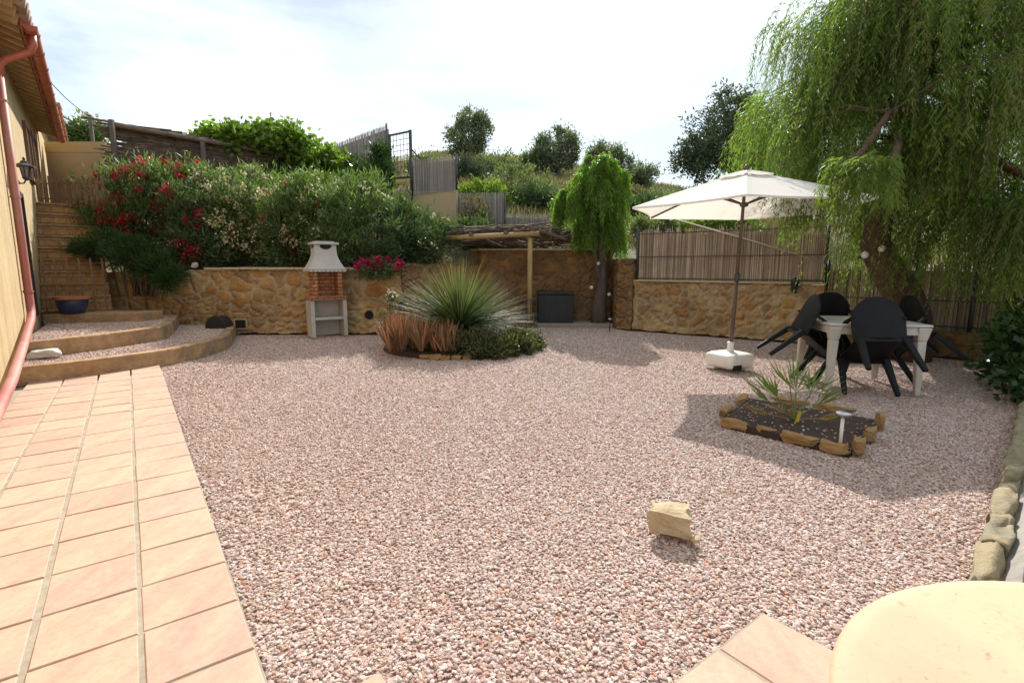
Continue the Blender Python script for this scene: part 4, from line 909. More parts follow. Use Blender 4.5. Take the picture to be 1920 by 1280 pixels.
# ------------------------------------------------------------------ cane fences
def reeds(mb, A, B, z0, z1, sp=.017, jz=.05, depth=.012, zf=None):
    A, B = Vector(A), Vector(B); n = int((B - A).length / sp); t = (B - A).normalized(); nrm = Vector((t.y, -t.x, 0))
    for i in range(n):
        f = (i + .5) / n; p = A.lerp(B, f) + nrm * R.uniform(-depth, depth); a = z0 if zf is None else zf(f)[0]; b = (z1 if zf is None else zf(f)[1]) + R.normal() * jz
        w = R.uniform(.006, .0105); q = p + t * R.normal() * .006
        mb.tube([(p.x, p.y, a), (q.x, q.y, b)], w, 4, False)
    return mb
def cane_panel(name, label, A, B, z0, z1, mcol, group=None, posts=(0, 1), rails=(), zf=None, sp=.017, back=True, postr=.025, ext=.05, jz=.05):
    A, B = Vector((*A[:2], 0)), Vector((*B[:2], 0)); o = thing(name, label, 'fence', ((A.x + B.x) / 2, (A.y + B.y) / 2, z0), group)
    reeds(MB(), A, B, z0, z1, sp, zf=zf, jz=jz).build('cane_screen', mcol, o)
    t = (B - A).normalized(); nrm = Vector((t.y, -t.x, 0)); nrm = nrm if nrm.y < 0 else -nrm
    if back:
        m = MB(); N = 24; vs = []
        for i in range(N + 1):
            f = i / N; p = A.lerp(B, f) - nrm * .02; a, b = (z0, z1) if zf is None else zf(f); vs += [(p.x, p.y, a), (p.x, p.y, b - .10), (p.x - nrm.x * .008, p.y - nrm.y * .008, b - .10), (p.x - nrm.x * .008, p.y - nrm.y * .008, a)]
        fs = []
        for i in range(N):
            for j in range(4): fs.append((i * 4 + j, i * 4 + (j + 1) % 4, i * 4 + 4 + (j + 1) % 4, i * 4 + 4 + j))
        m.add(vs, fs); m.build('backing', M['cane_back'], o)
    for f in posts:
        p = A.lerp(B, f) + nrm * .035; a, b = (z0, z1) if zf is None else zf(f); MB().tube([(p.x, p.y, a), (p.x, p.y, b + ext)], postr, 8).build('post', M['steel_dark'], o, True)
    for z in rails:
        MB().tube([A + nrm * .03 + Vector((0, 0, z)), B + nrm * .03 + Vector((0, 0, z))], .009, 6).build('rail', M['wire'], o)
    return o
fA, fB = RW(.02, -.14, 0), RW(RL - .03, -.14, 0)
cane_panel('cane_fence', 'brown cane fence on top of the waist high rubble wall', fA, fB, 1.036, 2.0, M['cane'], posts=(0, 1), rails=(1.07, 1.5, 1.06 + .9), zf=lambda f: (1.036, 2.03 - .05 * f - .10 * max(0, f - .6)))
gA = lA - ln * .34 - ld * .15; gB = lB - ln * .34 + ld * 1.4
cane_panel('cane_fence', 'lower cane fence in shade behind the leaning tree trunk', gA, gB, .05, 1.34, M['cane'], posts=(.0, .45), rails=(.8, .42), zf=lambda f: (.05, 1.36 - .06 * f))
# pole lying across the top of the fence
pa_, pb_ = at(1268, 412, 10.2), at(1545, 492, 8.75)
o = MB().tube([pa_, pa_.lerp(pb_, .5) + Vector((0, 0, .015)), pb_], .017, 8).build('bamboo_rod', M['rope'], None, True); tag(o, 'thin pale rod sloping across the cane fence behind the parasol pole', 'rod')
# lanterns at the right
def small_lantern(u, v, Y, label, post_z=None):
    p = at(u, v, Y); o = thing('lantern', label, 'lamp', (p.x, p.y, p.z - .12 if post_z is None else post_z))
    if post_z is not None: MB().tube([(p.x, p.y, post_z), (p.x, p.y, p.z - .08)], .02, 8).build('post', M['iron'], o, True)
    else: MB().tube([(p.x, p.y + .02, p.z - .1), (p.x, p.y + .16, p.z - .06)], .014, 6).build('bracket', M['iron'], o)
    MB().lathe((p.x, p.y, p.z - .1), [(.04, 0), (.065, .15)], 6).build('glass', M['glass'], o)
    m = MB(); m.lathe((p.x, p.y, p.z - .13), [(.015, -.02), (.05, .0), (.048, .03)], 6); m.lathe((p.x, p.y, p.z + .05), [(.095, 0), (.09, .012), (.035, .05), (.01, .075)], 6)
    for j in range(6): h = 2 * PI * j / 6; m.tube([(p.x + .042 * math.cos(h), p.y + .042 * math.sin(h), p.z - .1), (p.x + .068 * math.cos(h), p.y + .068 * math.sin(h), p.z + .05)], .006, 5)
    m.build('lantern_frame', M['iron'], o); return o
small_lantern(1490, 534, 8.78, 'black lantern fixed on the rubble wall behind the parasol')
small_lantern(1723, 466, 7.55, 'black lantern on a post beside the leaning tree trunk', .3)

# ------------------------------------------------------------------ upper terraces behind: walls, screens, gate, left brush pergola, vine
def panelpts(u0, u1, Y0, Y1, v): return at(u0, v, Y0), at(u1, v, Y1)
yA, yB = at(98, 300, 13.6), at(186, 300, 13.6)
yw = thing('yellow_outbuilding', 'low ochre outbuilding wall beyond the picket fence', 'outbuilding', ((yA.x + yB.x) / 2, 13.8, 1.5))
z1_, z2_ = at(140, 286, 13.6).z, at(140, 266, 13.6).z
MB().box(((yA.x + yB.x) / 2, 14.1, (1.2 + z1_) / 2), (yB.x - yA.x + .3, 1.0, z1_ - 1.2)).build('wall', M['beige'], yw)
MB().box(((yA.x + yB.x) / 2 + .02, 14.12, (z1_ + z2_) / 2 + .002), (yB.x - yA.x + .34, 1.06, z2_ - z1_)).build('parapet', M['stucco_far'], yw)
a_, b_ = at(216, 300, 12.0), at(525, 300, 14.4)
bpg = thing('brush_shelter', 'long brown brush roofed shelter behind the red flowering bushes', 'shelter', ((a_.x + b_.x) / 2, 13.2, 2))
zt0 = at(212, 236, 12.0).z
m = MB(); dirv = Vector((b_.x - a_.x, b_.y - a_.y, 0)); back = Vector((-.15, 1.0, 0)) * 1.9
zt1 = at(525, 291, 14.4).z
for i in range(900):
    f, g_ = R.random(), R.random(); p = a_ + dirv * f + back * g_; p.z = zt0 + (zt1 - zt0) * f + .15 * g_ + R.random() * .10; d = dirv.normalized() * R.uniform(.5, 1.1) + Vector((R.normal() * .05, R.normal() * .08, R.normal() * .05)); m.tube([p - d * .5, p + d * .5], R.uniform(.01, .024), 4)
m.build('brush_roof', M['stick'], bpg)
m = MB()
for i in range(1000):
    f, g_ = R.random(), R.random(); p = a_ + dirv * f + Vector((0, .15, 0)); p.z = (zt0 + (zt1 - zt0) * f) - g_ * 1.15; d = dirv.normalized() * R.uniform(.4, 1.0) + Vector((0, R.normal() * .03, R.normal() * .06)); m.tube([p - d * .5, p + d * .5], R.uniform(.008, .02), 4)
m.build('brush_side', M['stick'], bpg)
MB().tube([a_ + Vector((0, -.05, zt0 - a_.z + .02)), Vector((b_.x, b_.y - .05, zt1 + .02))], .05, 8).build('beam', M['stick'], bpg, True)
for f, ex in ((.01, .12), (.5, .0), (.98, .02)):
    p = a_ + dirv * f; MB().tube([(p.x, p.y - .05, float(hill_z(p.x, p.y)) - .1), (p.x, p.y - .05, zt0 + (zt1 - zt0) * f + ex)], .06, 8).build('post', M['bark_grey'], bpg, True)
vm = thing('grape_vine', 'bright green grape vine spilling over the end of the brush shelter', 'vine', (at(520, 300, 14.6).x, 14.6, 3))
P, D, _, _ = blob([(at(430, 262, 13.9), (.75, .6, .30)), (at(520, 268, 14.4), (.9, .7, .42)), (at(605, 302, 14.6), (.7, .6, .30)), (at(668, 318, 14.4), (.5, .5, .26)), (at(560, 315, 14.8), (1.1, .6, .40))], 300, 8200, .16, up=.2)
leaves('foliage', P, D, .14, .12, M['leaf_vine'], vm)
vp_ = at(560, 330, 14.6); MB().tube([(vp_.x, vp_.y, float(hill_z(vp_.x, vp_.y)) - .1), vp_ + Vector((.1, 0, .1)), at(540, 280, 14.5)], [.05, .04, .02], 7).build('vine_stem', M['twig'], vm, True)
def screen(name, label, u0, v0t, v0b, Y0, u1, v1t, v1b, Y1, mcol, posts=(1,)):
    A, B = at(u0, 300, Y0), at(u1, 300, Y1); za = (at(u0, v0b, Y0).z, at(u0, v0t, Y0).z); zb_ = (at(u1, v1b, Y1).z, at(u1, v1t, Y1).z)
    return cane_panel(name, label, A, B, min(za[0], zb_[0]), za[1], mcol, zf=lambda f: (za[0] + (zb_[0] - za[0]) * f, za[1] + (zb_[1] - za[1]) * f), sp=.024, posts=posts, jz=.02, ext=.03)
screen('cane_screen_fence', 'grey cane screen rising above the vine, left of the metal gate', 620, 274, 330, 16.8, 729, 234, 330, 14.2, M['cane_grey'])
screen('cane_screen_fence', 'grey cane screen right of the metal gate above a beige wall', 772, 300, 366, 13.7, 856, 291, 356, 13.6, M['cane_grey'], (0, 1))
screen('cane_screen_fence', 'weathered grey screen panel below the olive tree, right of the beige wall', 857, 362, 428, 14.0, 946, 362, 428, 14.2, M['cane_grey'], (0, 1))
screen('cane_screen_fence', 'low grey screen panel above the stick pergola', 947, 400, 452, 14.0, 1075, 405, 452, 13.9, M['cane_grey'], (0,))
A, B = at(772, 400, 13.72), at(856, 400, 13.62); bwll = MB(); zlo = 1.4; zhi = at(815, 362, 13.7).z
bwll.prism([(A.x, A.y), (B.x, B.y), (B.x + .02, B.y + .3), (A.x, A.y + .3)], zlo, at(856, 357, 13.62).z); o = bwll.build('rendered_wall', M['beige'], None, bevel=.01); tag(o, 'short beige rendered wall under the grey cane screen', 'wall')
gA_, gB_ = at(734, 350, 14.0), at(772, 350, 13.75); gt = thing('metal_gate', 'tall dark metal gate with mesh grid on the upper terrace', 'gate', ((gA_.x + gB_.x) / 2, 13.9, gA_.z))
zt_, zt2, zbm = at(734, 252, 14.0).z, at(772, 244, 13.75).z, at(750, 334, 13.9).z; zb0 = at(772, 430, 13.75).z
for p, z, w in ((gA_, zt_, .05), (gB_, zt2, .07)): MB().box((p.x, p.y, (z + zb0) / 2), (w, w, z - zb0)).build('post', M['steel_dark'], gt)
m = MB(); m.beam((gA_.x, gA_.y, zt_ - .03), (gB_.x, gB_.y, zt2 - .03), .04, .04); m.beam((gA_.x, gA_.y, zbm), (gB_.x, gB_.y, zbm), .04, .04); m.build('frame', M['steel_dark'], gt)
m = MB()
for i in range(1, 6): p = gA_.lerp(gB_, i / 6); m.tube([(p.x, p.y, zbm), (p.x, p.y, zt_ + (zt2 - zt_) * i / 6 - .03)], .007, 5)
for i in range(1, 8): z = zbm + (zt_ - zbm - .05) * i / 8; m.tube([(gA_.x, gA_.y, z), (gB_.x, gB_.y, z + (zt2 - zt_) * i / 8)], .007, 5)
m.build('mesh_grid', M['wire'], gt)
MB().tube([(gB_.x, gB_.y, zt2 - .45), (gB_.x + .5, gB_.y + .3, zt2 - 1.0)], .018, 6).build('brace', M['steel_dark'], gt)
# power pole and line
ppx = at(178, 300, 19); pz = at(178, 216, 19).z
pw = thing('utility_pole', 'thin utility pole with insulators beyond the outbuilding', 'utility pole', (ppx.x, 19, 2))
MB().tube([(ppx.x, 19, 2), (ppx.x, 19, pz)], .06, 8).build('pole', M['bark_grey'], pw, True)
m = MB(); m.beam((ppx.x - .3, 19, pz - .1), (ppx.x + .3, 19, pz - .15), .05, .05); m.build('crossarm', M['steel_dark'], pw)
for dx in (-.25, .0, .25): MB().lathe((ppx.x + dx, 19, pz - .08), [(.03, 0), (.06, .03), (.04, .06), (.06, .09), (.03, .13)], 8).build('insulator', M['white_plastic'], pw)
e = H(11.0, .1, 5.3); m = MB(); a = Vector((ppx.x, 19, pz)); e = at(98, 158, 13.9)
m.tube([a.lerp(e, i / 8) - Vector((0, 0, .10 * 4 * (i / 8) * (1 - i / 8))) for i in range(9)], .012, 5); o = m.build('power_cable', M['iron'], None); tag(o, 'thin overhead cable from the utility pole to the house eave', 'cable')

# ------------------------------------------------------------------ shrubs
def hz(x, y): return float(hill_z(x, y))
def shrub(name, label, cat, ells, nclump, n, spread, L, W, lm, flowers=(), stems=14, group=None, up=.55, out=.45, rnd=.7, stem_mat='twig', base=None):
    c = sum((Vector(e[0]) for e in ells), Vector()) / len(ells)
    if name == 'oleander_bush':
        ells = [(Vector(e[0]) - Vector((0, 0, .16)), e[1]) for e in ells]; fl_e = ells; flowers = [(*f[:6], f[6] or fl_e) for f in flowers]
        ells = list(ells) + [(Vector((c.x, c.y + .1, base + .35)), (.75, .5, .40))]
    bz = base if base is not None else hz(c.x, c.y); o = thing(name, label, cat, (c.x, c.y, bz), group)
    P, D, C, _ = blob(ells, nclump, n, spread, up, out, rnd); keep = P[:, 2] > bz - .1
    leaves('foliage', P[keep], D[keep], L * (.7 + .6 * R.random(keep.sum())), W, lm, o)
    m = MB(); idx = R.choice(len(C), min(stems, len(C)), replace=False)
    for i in idx:
        q = Vector(C[i]); b = Vector((c.x + (q.x - c.x) * .35 + R.normal() * .08, c.y + (q.y - c.y) * .35 + R.normal() * .05, bz - .05)); m.tube([b, b.lerp(q, .5) + Vector((0, 0, .1)), q], [.018, .013, .006], 5)
    m.build('stems', M[stem_mat], o)
    for fm, ncl, nf, fs, fl, fw, ells2 in flowers:
        P, D, _, O = blob(ells2 or ells, ncl, nf, fs, .2, .9, .7, shell=.92); ok = P[:, 2] > bz + .1; leaves('flowers', P[ok], D[ok], fl, fw, M[fm], o)
    return o
G_ = 'oleander bushes on the raised bed'
shrub('oleander_bush', 'oleander with dense red flowers nearest the house stairs', 'bush', [(at(235, 385, 11.1), (.75, .7, .95)), (at(300, 355, 11.4), (.85, .7, .80)), (at(215, 430, 10.8), (.5, .5, .6)), (at(350, 330, 11.9), (.7, .6, .5))], 260, 13000, .16, .15, .026, M['leaf_ole'], [('fl_red', 120, 4800, .085, .052, .048, None)], 30, G_, base=1.15)
shrub('oleander_bush', 'small crimson oleander with dark foliage between the red and cream bushes', 'bush', [(at(345, 385, 10.7), (.5, .45, .55)), (at(360, 440, 10.5), (.4, .4, .5))], 110, 5000, .14, .14, .026, M['leaf_ole_d'], [('fl_red', 34, 1500, .09, .055, .05, None)], 16, G_, base=1.15)
shrub('oleander_bush', 'oleander covered in cream flowers above the left of the retaining wall', 'bush', [(at(440, 395, 11.1), (.85, .7, .75)), (at(400, 350, 11.6), (.6, .6, .5)), (at(470, 350, 11.8), (.7, .6, .55))], 230, 11000, .16, .15, .026, M['leaf_ole'], [('fl_cream', 190, 4300, .09, .058, .052, None), ('fl_red', 16, 260, .06, .045, .04, None)], 34, G_, base=1.15)
shrub('oleander_bush', 'oleander with sparse cream flowers directly behind the barbecue', 'bush', [(at(560, 390, 11.0), (.8, .7, .75)), (at(590, 355, 11.6), (.7, .6, .5)), (at(530, 420, 10.8), (.6, .5, .6))], 230, 11000, .16, .15, .026, M['leaf_ole'], [('fl_cream', 80, 1200, .08, .05, .045, None), ('fl_red', 14, 200, .06, .045, .04, None)], 40, G_, base=1.15)
shrub('oleander_bush', 'mostly green oleander with pale tips right of the barbecue', 'bush', [(at(660, 395, 11.0), (.85, .7, .75)), (at(690, 360, 11.7), (.6, .6, .5)), (at(640, 440, 10.6), (.6, .5, .55))], 230, 11000, .16, .15, .026, M['leaf_ole'], [('fl_cream', 50, 620, .08, .05, .045, None), ('fl_pink', 12, 170, .07, .045, .04, None)], 24, G_, base=1.15)
shrub('oleander_bush', 'green oleander at the right end, beside the stick pergola', 'bush', [(at(760, 430, 10.8), (.85, .7, .65)), (at(735, 400, 11.4), (.7, .6, .5)), (at(810, 430, 11.3), (.55, .6, .5)), (at(700, 455, 10.4), (.5, .45, .45))], 230, 11500, .16, .15, .026, M['leaf_ole_d'], [('fl_pink', 14, 170, .07, .045, .04, None), ('fl_cream', 30, 320, .07, .045, .038, None)], 22, G_, base=1.15)
shrub('bougainvillea', 'low magenta bougainvillea spilling over the retaining wall', 'bush', [(at(715, 502, 9.72), (.42, .25, .16)), (at(685, 512, 9.68), (.2, .2, .10))], 50, 1300, .09, .06, .035, M['leaf_ole_d'], [('fl_mag', 44, 1500, .075, .05, .045, None)], 10, base=1.15, up=.1)
shrub('juniper', 'dark green spreading juniper drooping over the left end of the wall', 'shrub', [(at(205, 462, 9.9), (.5, .5, .26)), (at(260, 480, 9.8), (.55, .55, .32)), (at(300, 505, 9.62), (.42, .35, .28)), (at(180, 470, 9.9), (.3, .4, .2)), (at(318, 522, 9.55), (.22, .2, .22))], 240, 15000, .10, .085, .014, M['leaf_jun'], stems=24, up=.35, out=.8, rnd=.5, base=.8)
# bushes behind
shrub('leafy_shrub', 'dark green leafy shrub left of the metal gate under the cane screen', 'shrub', [(at(714, 306, 13.4), (.26, .3, .42)), (at(690, 338, 13.2), (.6, .4, .4))], 120, 4500, .14, .11, .05, M['leaf_ivy'], stems=8)
shrub('leafy_shrub', 'dark bushes behind the stick pergola, below the grey screens', 'shrub', [(at(880, 445, 12.6), (.8, .4, .4)), (at(960, 455, 12.9), (.8, .4, .3))], 100, 4000, .13, .10, .04, M['leaf_ole_d'], stems=6)
shrub('leafy_shrub', 'thin rusty shrub in front of the weathered grey screen panel', 'shrub', [(at(893, 400, 13.7), (.35, .25, .45))], 40, 900, .10, .08, .03, M['leaf_grass'], stems=12)

# ------------------------------------------------------------------ trees
def tree(name, label, cat, ells, trunk, nclump, n, spread, L, W, lm, tm='bark_grey', group=None, up=.2, limbs=8):
    b = Vector(trunk[0]); o = thing(name, label, cat, b, group)
    m = MB(); m.tube([b - Vector((0, 0, .15))] + [Vector(p) for p in trunk[1]], [trunk[2][0] * 1.15] + list(trunk[2]), 9)
    P, D, C, _ = blob(ells, nclump, n, spread, up, .5, .8); top = Vector(trunk[1][-1])
    for i in R.choice(len(C), limbs, replace=False):
        q = Vector(C[i]); m.tube([top, top.lerp(q, .5) + Vector((0, 0, .12)), q], [trunk[2][-1] * .7, trunk[2][-1] * .4, .02], 6)
    m.build('trunk', M[tm], o, True); leaves('crown', P, D, L * (.7 + .6 * R.random(n)), W, lm, o); return o
def ftree(label, blobs, Y, tu, tv, lm, n=7000, L=.2, W=.07, spread=.26, nclump=75, tr=.16, group=None, limbs=8, cat='olive tree', name='olive_tree'):
    k_ = Y / 960; ells = [(at(u, v, Y + dy), (a * k_, a * k_ * .9, b * k_)) for (u, v, a, b, dy) in blobs]; x = at(tu, 300, Y).x; b = Vector((x, Y, hz(x, Y)))
    c = at(tu, tv, Y); mid = b.lerp(c, .5) + Vector((.12, 0, 0)); return tree(name, label, cat, ells, (b, [b, mid, c], [tr * 1.3, tr, tr * .8]), nclump, n, spread, L, W, lm, group=group, limbs=limbs)
OG = 'olive trees along the hill'
ftree('round olive tree on the hilltop above the cane screens', [(860, 252, 30, 32, 0), (898, 250, 28, 34, .5), (880, 228, 22, 20, 0), (875, 278, 34, 14, 0), (900, 222, 12, 12, 0)], 30, 876, 285, M['leaf_olive'], group=OG)
ftree('twin crowned olive tree on the hill left of the weeping tree', [(1026, 290, 24, 34, 0), (1060, 285, 24, 34, .5), (1050, 258, 14, 18, 0), (1072, 262, 10, 16, 0), (1022, 262, 10, 12, 0)], 28, 1043, 318, M['leaf_olive'], group=OG)
ftree('dark olive tree rising behind the top of the weeping tree', [(1130, 305, 30, 26, 0), (1160, 310, 26, 24, 0), (1120, 290, 16, 14, 0)], 29, 1140, 335, M['leaf_olive'], group=OG)
ftree('small rounded olive tree on the slope right of the weeping tree', [(1205, 328, 24, 18, 0), (1190, 332, 16, 14, 0)], 31, 1205, 345, M['leaf_olive'], n=3000, group=OG)
ftree('large dark tree standing behind the parasol', [(1340, 268, 62, 58, 0), (1390, 240, 45, 60, .5), (1320, 300, 52, 36, 0), (1375, 195, 34, 26, 0), (1295, 285, 30, 26, 0), (1410, 290, 50, 50, 1)], 20, 1385, 330, M['leaf_dark'], n=15000, L=.16, W=.06, spread=.26, nclump=330, tr=.2, cat='tree', name='broadleaf_tree', limbs=16)
ftree('bushy tree behind the yellow outbuilding', [(150, 255, 26, 18, 0), (172, 250, 20, 16, 0)], 20, 155, 275, M['leaf_ole'], n=2600, L=.2, W=.08, cat='tree', name='broadleaf_tree')
ftree('small tree seen through the gaps right of the leaning trunk', [(1760, 360, 60, 30, 0), (1850, 350, 60, 40, 0), (1660, 370, 50, 24, 0)], 24, 1780, 390, M['leaf_dark'], n=5000, L=.2, W=.08, cat='tree', name='broadleaf_tree')
# hill shrubs
for (u, v, a, b, Y, lm, lb) in ((975, 345, 55, 40, 19, 'leaf_shrub', 'grey green rounded shrub in front of the twin olive tree'), (880, 325, 26, 30, 22, 'leaf_dark', 'dark shrub below the round hilltop olive tree'), (930, 312, 44, 20, 27, 'leaf_shrub', 'dull green scrub along the hilltop between the olive trees'),
                              (1000, 305, 22, 14, 28, 'leaf_shrub', 'small scrub bush left of the twin olive tree'), (905, 365, 40, 22, 17, 'leaf_vine', 'yellow green bush on the slope below the dark shrub'), (1080, 385, 40, 34, 16, 'leaf_shrub', 'pale green shrub left of the weeping tree crown'),
                              (1215, 395, 40, 26, 15, 'leaf_ole_d', 'dark green shrub behind the left tip of the parasol'), (1290, 372, 60, 18, 19, 'leaf_shrub', 'low scrub on the slope behind the parasol canopy'), (1240, 425, 55, 14, 12.5, 'leaf_shrub', 'sparse green bush peeping over the cane fence'),
                              (1350, 420, 70, 16, 12, 'leaf_vine', 'yellowish bush behind the cane fence under the parasol'), (800, 310, 30, 12, 20, 'leaf_shrub', 'scrub bush behind the cane screen right of the gate'), (1190, 372, 24, 14, 22, 'leaf_grass', 'straw coloured tussock right of the weeping tree'),
                              (1010, 372, 40, 18, 18, 'leaf_ole_d', 'dark green bush under the grey green rounded shrub')):
    k_ = Y / 960; c = at(u, v, Y); sc_ = .35 + Y * .03
    shrub('hill_shrub', lb, 'shrub', [(c, (a * k_, a * k_ * .8, b * k_)), (c + Vector((a * k_ * .5, .2, -b * k_ * .3)), (a * k_ * .6, a * k_ * .6, b * k_ * .7)), (c + Vector((-a * k_ * .5, 0, -b * k_ * .25)), (a * k_ * .6, a * k_ * .5, b * k_ * .7))], 90, 3400, .11 * sc_ * 2, .09 * sc_ * 1.6, .035 * sc_ * 1.6, M[lm], stems=6, group='shrubs scattered over the hillside', base=min(hz(c.x, Y), c.z - b * k_))
# dry grass over the hill
n = 42000; gx = R.uniform(-6, 14, n); gy = R.uniform(12.6, 37, n) ** 1.0; ok = gy > yb(gx) + .6; gx, gy = gx[ok], gy[ok]
P = np.stack([gx, gy, hill_z(gx, gy) - .02], 1); dd = unit(np.stack([R.normal(size=len(gx)) * .3, R.normal(size=len(gx)) * .3, np.ones(len(gx))], 1))
V, F = leaf_geo(P, dd, .14 + .26 * R.random(len(gx)), .03 + .02 * R.random(len(gx))); tag(mesh_obj('grass', V, F, M['leaf_grass'], origin=(0, 0, 0)), kind='stuff')

# weeping (pepper) trees
def strands(starts, outs, lens, nl, leafL, leafW, swing=.32):
    """hanging twigs with leaflets; returns P, D and twig polylines"""
    n = len(starts); P = []; D = []; T = []
    t = np.linspace(0, 1, nl)
    for k_ in range(n):
        s, o, l = starts[k_], outs[k_], lens[k_]
        hor = (1 - np.exp(-2.6 * t)) * l * swing; dz = .10 * l * np.sin(np.minimum(t * 4, PI)) - l * t ** 1.25 * (1 - swing * .3)
        wob = R.normal(size=2) * .05 * l
        pts = s + np.stack([o[0] * hor + wob[0] * t ** 2, o[1] * hor + wob[1] * t ** 2, dz], 1); P.append(pts)
        tan = np.gradient(pts, axis=0); tan = tan / np.maximum(np.linalg.norm(tan, axis=1, keepdims=True), 1e-6)
        a = R.random(nl) * 2 * PI; D.append(tan * .75 + np.stack([np.cos(a), np.sin(a), -.35 + 0 * a], 1) * .62); T.append(pts[::max(1, nl // 5)])
    return np.concatenate(P), unit(np.concatenate(D)), T
def weeping(*a, seed=1, **kw):
    global R
    keep = R; R = np.random.default_rng(seed); r = weeping_(*a, **kw); R = keep; return r
def weeping_(label, trunk, rads, domes, ns, nl, leafL, leafW, lm, name, tm, lens=(.7, 1.5), limbs=10, group=None):
    b = Vector(trunk[0]); o = thing(name, label, 'tree', b, group); E = np.array([[*d_[0], *d_[1]] for d_ in domes], float); wv = np.array([d_[2] for d_ in domes]); idx = R.choice(len(E), ns, p=wv / wv.sum())
    nc = ns // 17; ci = idx[:nc]; cd = rdir(nc); cd[:, 2] = np.abs(cd[:, 2]) - .25 * R.random(nc); cr_ = .5 + .55 * R.random(nc) ** .6
    CC = E[ci, :3] + cd * E[ci, 3:] * cr_[:, None]; cl = R.uniform(.75, 1.3, nc); w_ = R.integers(0, nc, ns); idx = ci[w_]; d = cd[w_] + R.normal(size=(ns, 3)) * .10
    S = CC[w_] + R.normal(size=(ns, 3)) * np.array([.10, .10, .07]) * np.minimum(E[idx, 3:4], 1.6)
    outs = unit(np.stack([d[:, 0] + R.normal(size=ns) * .25 - .15, d[:, 1] + R.normal(size=ns) * .25, np.zeros(ns)], 1)); ln_ = R.uniform(lens[0], lens[1], ns) * np.array([d_[3] for d_ in domes])[idx] * cl[w_]
    P, D, T = strands(S, outs, ln_, nl, leafL, leafW)
    P = P + R.normal(size=P.shape) * .012
    kp = P[:, 2] > .45; leaves('crown', P[kp], D[kp], leafL * (.6 + .7 * R.random(kp.sum())), leafW, lm, o)
    m = MB(); m.tube(trunk, rads, 14); top = Vector(trunk[-1])
    hubs = []
    for i in range(limbs):
        e = E[i % len(E)]; q = Vector(e[:3]) + Vector(rdir(1)[0] * e[3:] * .62); q.z = max(q.z, e[2] - .1 * e[5]) + .2 * e[5]; j = R.integers(max(1, len(trunk) - 3), len(trunk)); a = Vector(trunk[j]); mid = a.lerp(q, .5) + Vector((0, 0, .18 * e[5])); m.tube([a, a.lerp(mid, .5) + Vector(R.normal(size=3) * .06), mid, q], [rads[j] * .55, rads[j] * .42, rads[j] * .3, .02], 8); hubs += [mid, q]
    m.build('trunk', M[tm], o, True)
    m = MB(); Hn = np.array([tuple(h) for h in hubs])
    for k_ in range(0, ns, 4 if ns > 3000 else 3):
        m.tube([Vector(p) for p in T[k_]], .0035, 3, False)
        if k_ % 12 == 0: q = Hn[np.argmin(((Hn - S[k_]) ** 2).sum(1))]; q2 = Vector(q); s_ = Vector(S[k_]); m.tube([q2, q2.lerp(s_, .5) + Vector((0, 0, .12)), s_], [.014, .009, .005], 4, False)
    m.build('twigs', M['twig'], o); return o
k_ = 11.6 / 960
sb = gp(1122, 610)
weeping('small bright green weeping pepper tree against the stone pillar', [(sb.x, sb.y, -.05), (sb.x + .02, sb.y, .5), tuple(at(1128, 540, sb.y)), tuple(at(1130, 470, sb.y)), tuple(at(1125, 400, sb.y))], [.19, .15, .12, .10, .08],
        [(at(1112, 365, sb.y), (.60, .6, .70), 1.0, .9), (at(1128, 325, sb.y), (.42, .45, .55), .7, .7), (at(1078, 385, sb.y), (.34, .45, .45), .35, .8), (at(1122, 425, sb.y - .05), (.42, .42, .45), .75, .95)], 1900, 26, .078, .017, M['leaf_pepper_b'], 'pepper_tree', 'bark_grey', (.35, .8), 8)
TB = Vector((5.62, 7.28, 0))
trk = [(TB.x + .08, TB.y, -.1), tuple(at(1705, 590, 7.28)), tuple(at(1690, 545, 7.25)), tuple(at(1660, 500, 7.2)), tuple(at(1640, 455, 7.15)), tuple(at(1652, 400, 7.1)), tuple(at(1668, 320, 7.1)), tuple(at(1690, 240, 7.1)), tuple(at(1720, 150, 7.1)), tuple(at(1760, 40, 7.2))]
weeping('large weeping pepper tree with a reddish leaning trunk at the right', trk, [.30, .26, .23, .21, .18, .15, .14, .13, .11, .08],
        [((5.7, 7.3, 3.55), (2.25, 2.1, 2.0), 1.0, 1.0), ((4.42, 6.9, 3.0), (.9, 1.0, 1.05), .34, .85), ((4.9, 6.9, 4.2), (.9, 1.0, .9), .26, .85), ((3.40, 4.95, 2.08), (.42, .22, .30), .035, .55), ((6.4, 5.9, 3.2), (1.5, 1.4, 1.5), .62, 1.25), ((5.35, 6.6, 4.3), (1.25, 1.2, 1.0), .35, 1.0), ((6.6, 7.4, 2.3), (1.5, 1.2, 1.1), .45, 1.1), ((4.75, 6.9, 2.5), (1.0, .8, .45), .22, .72), ((6.2, 6.2, 1.95), (1.1, .8, .5), .36, .85), ((6.1, 5.5, 1.75), (.9, .5, .45), .26, .9)],
        7600, 44, .076, .0122, M['leaf_pepper'], 'pepper_tree', 'bark', (.55, 1.25), 20, seed=5)
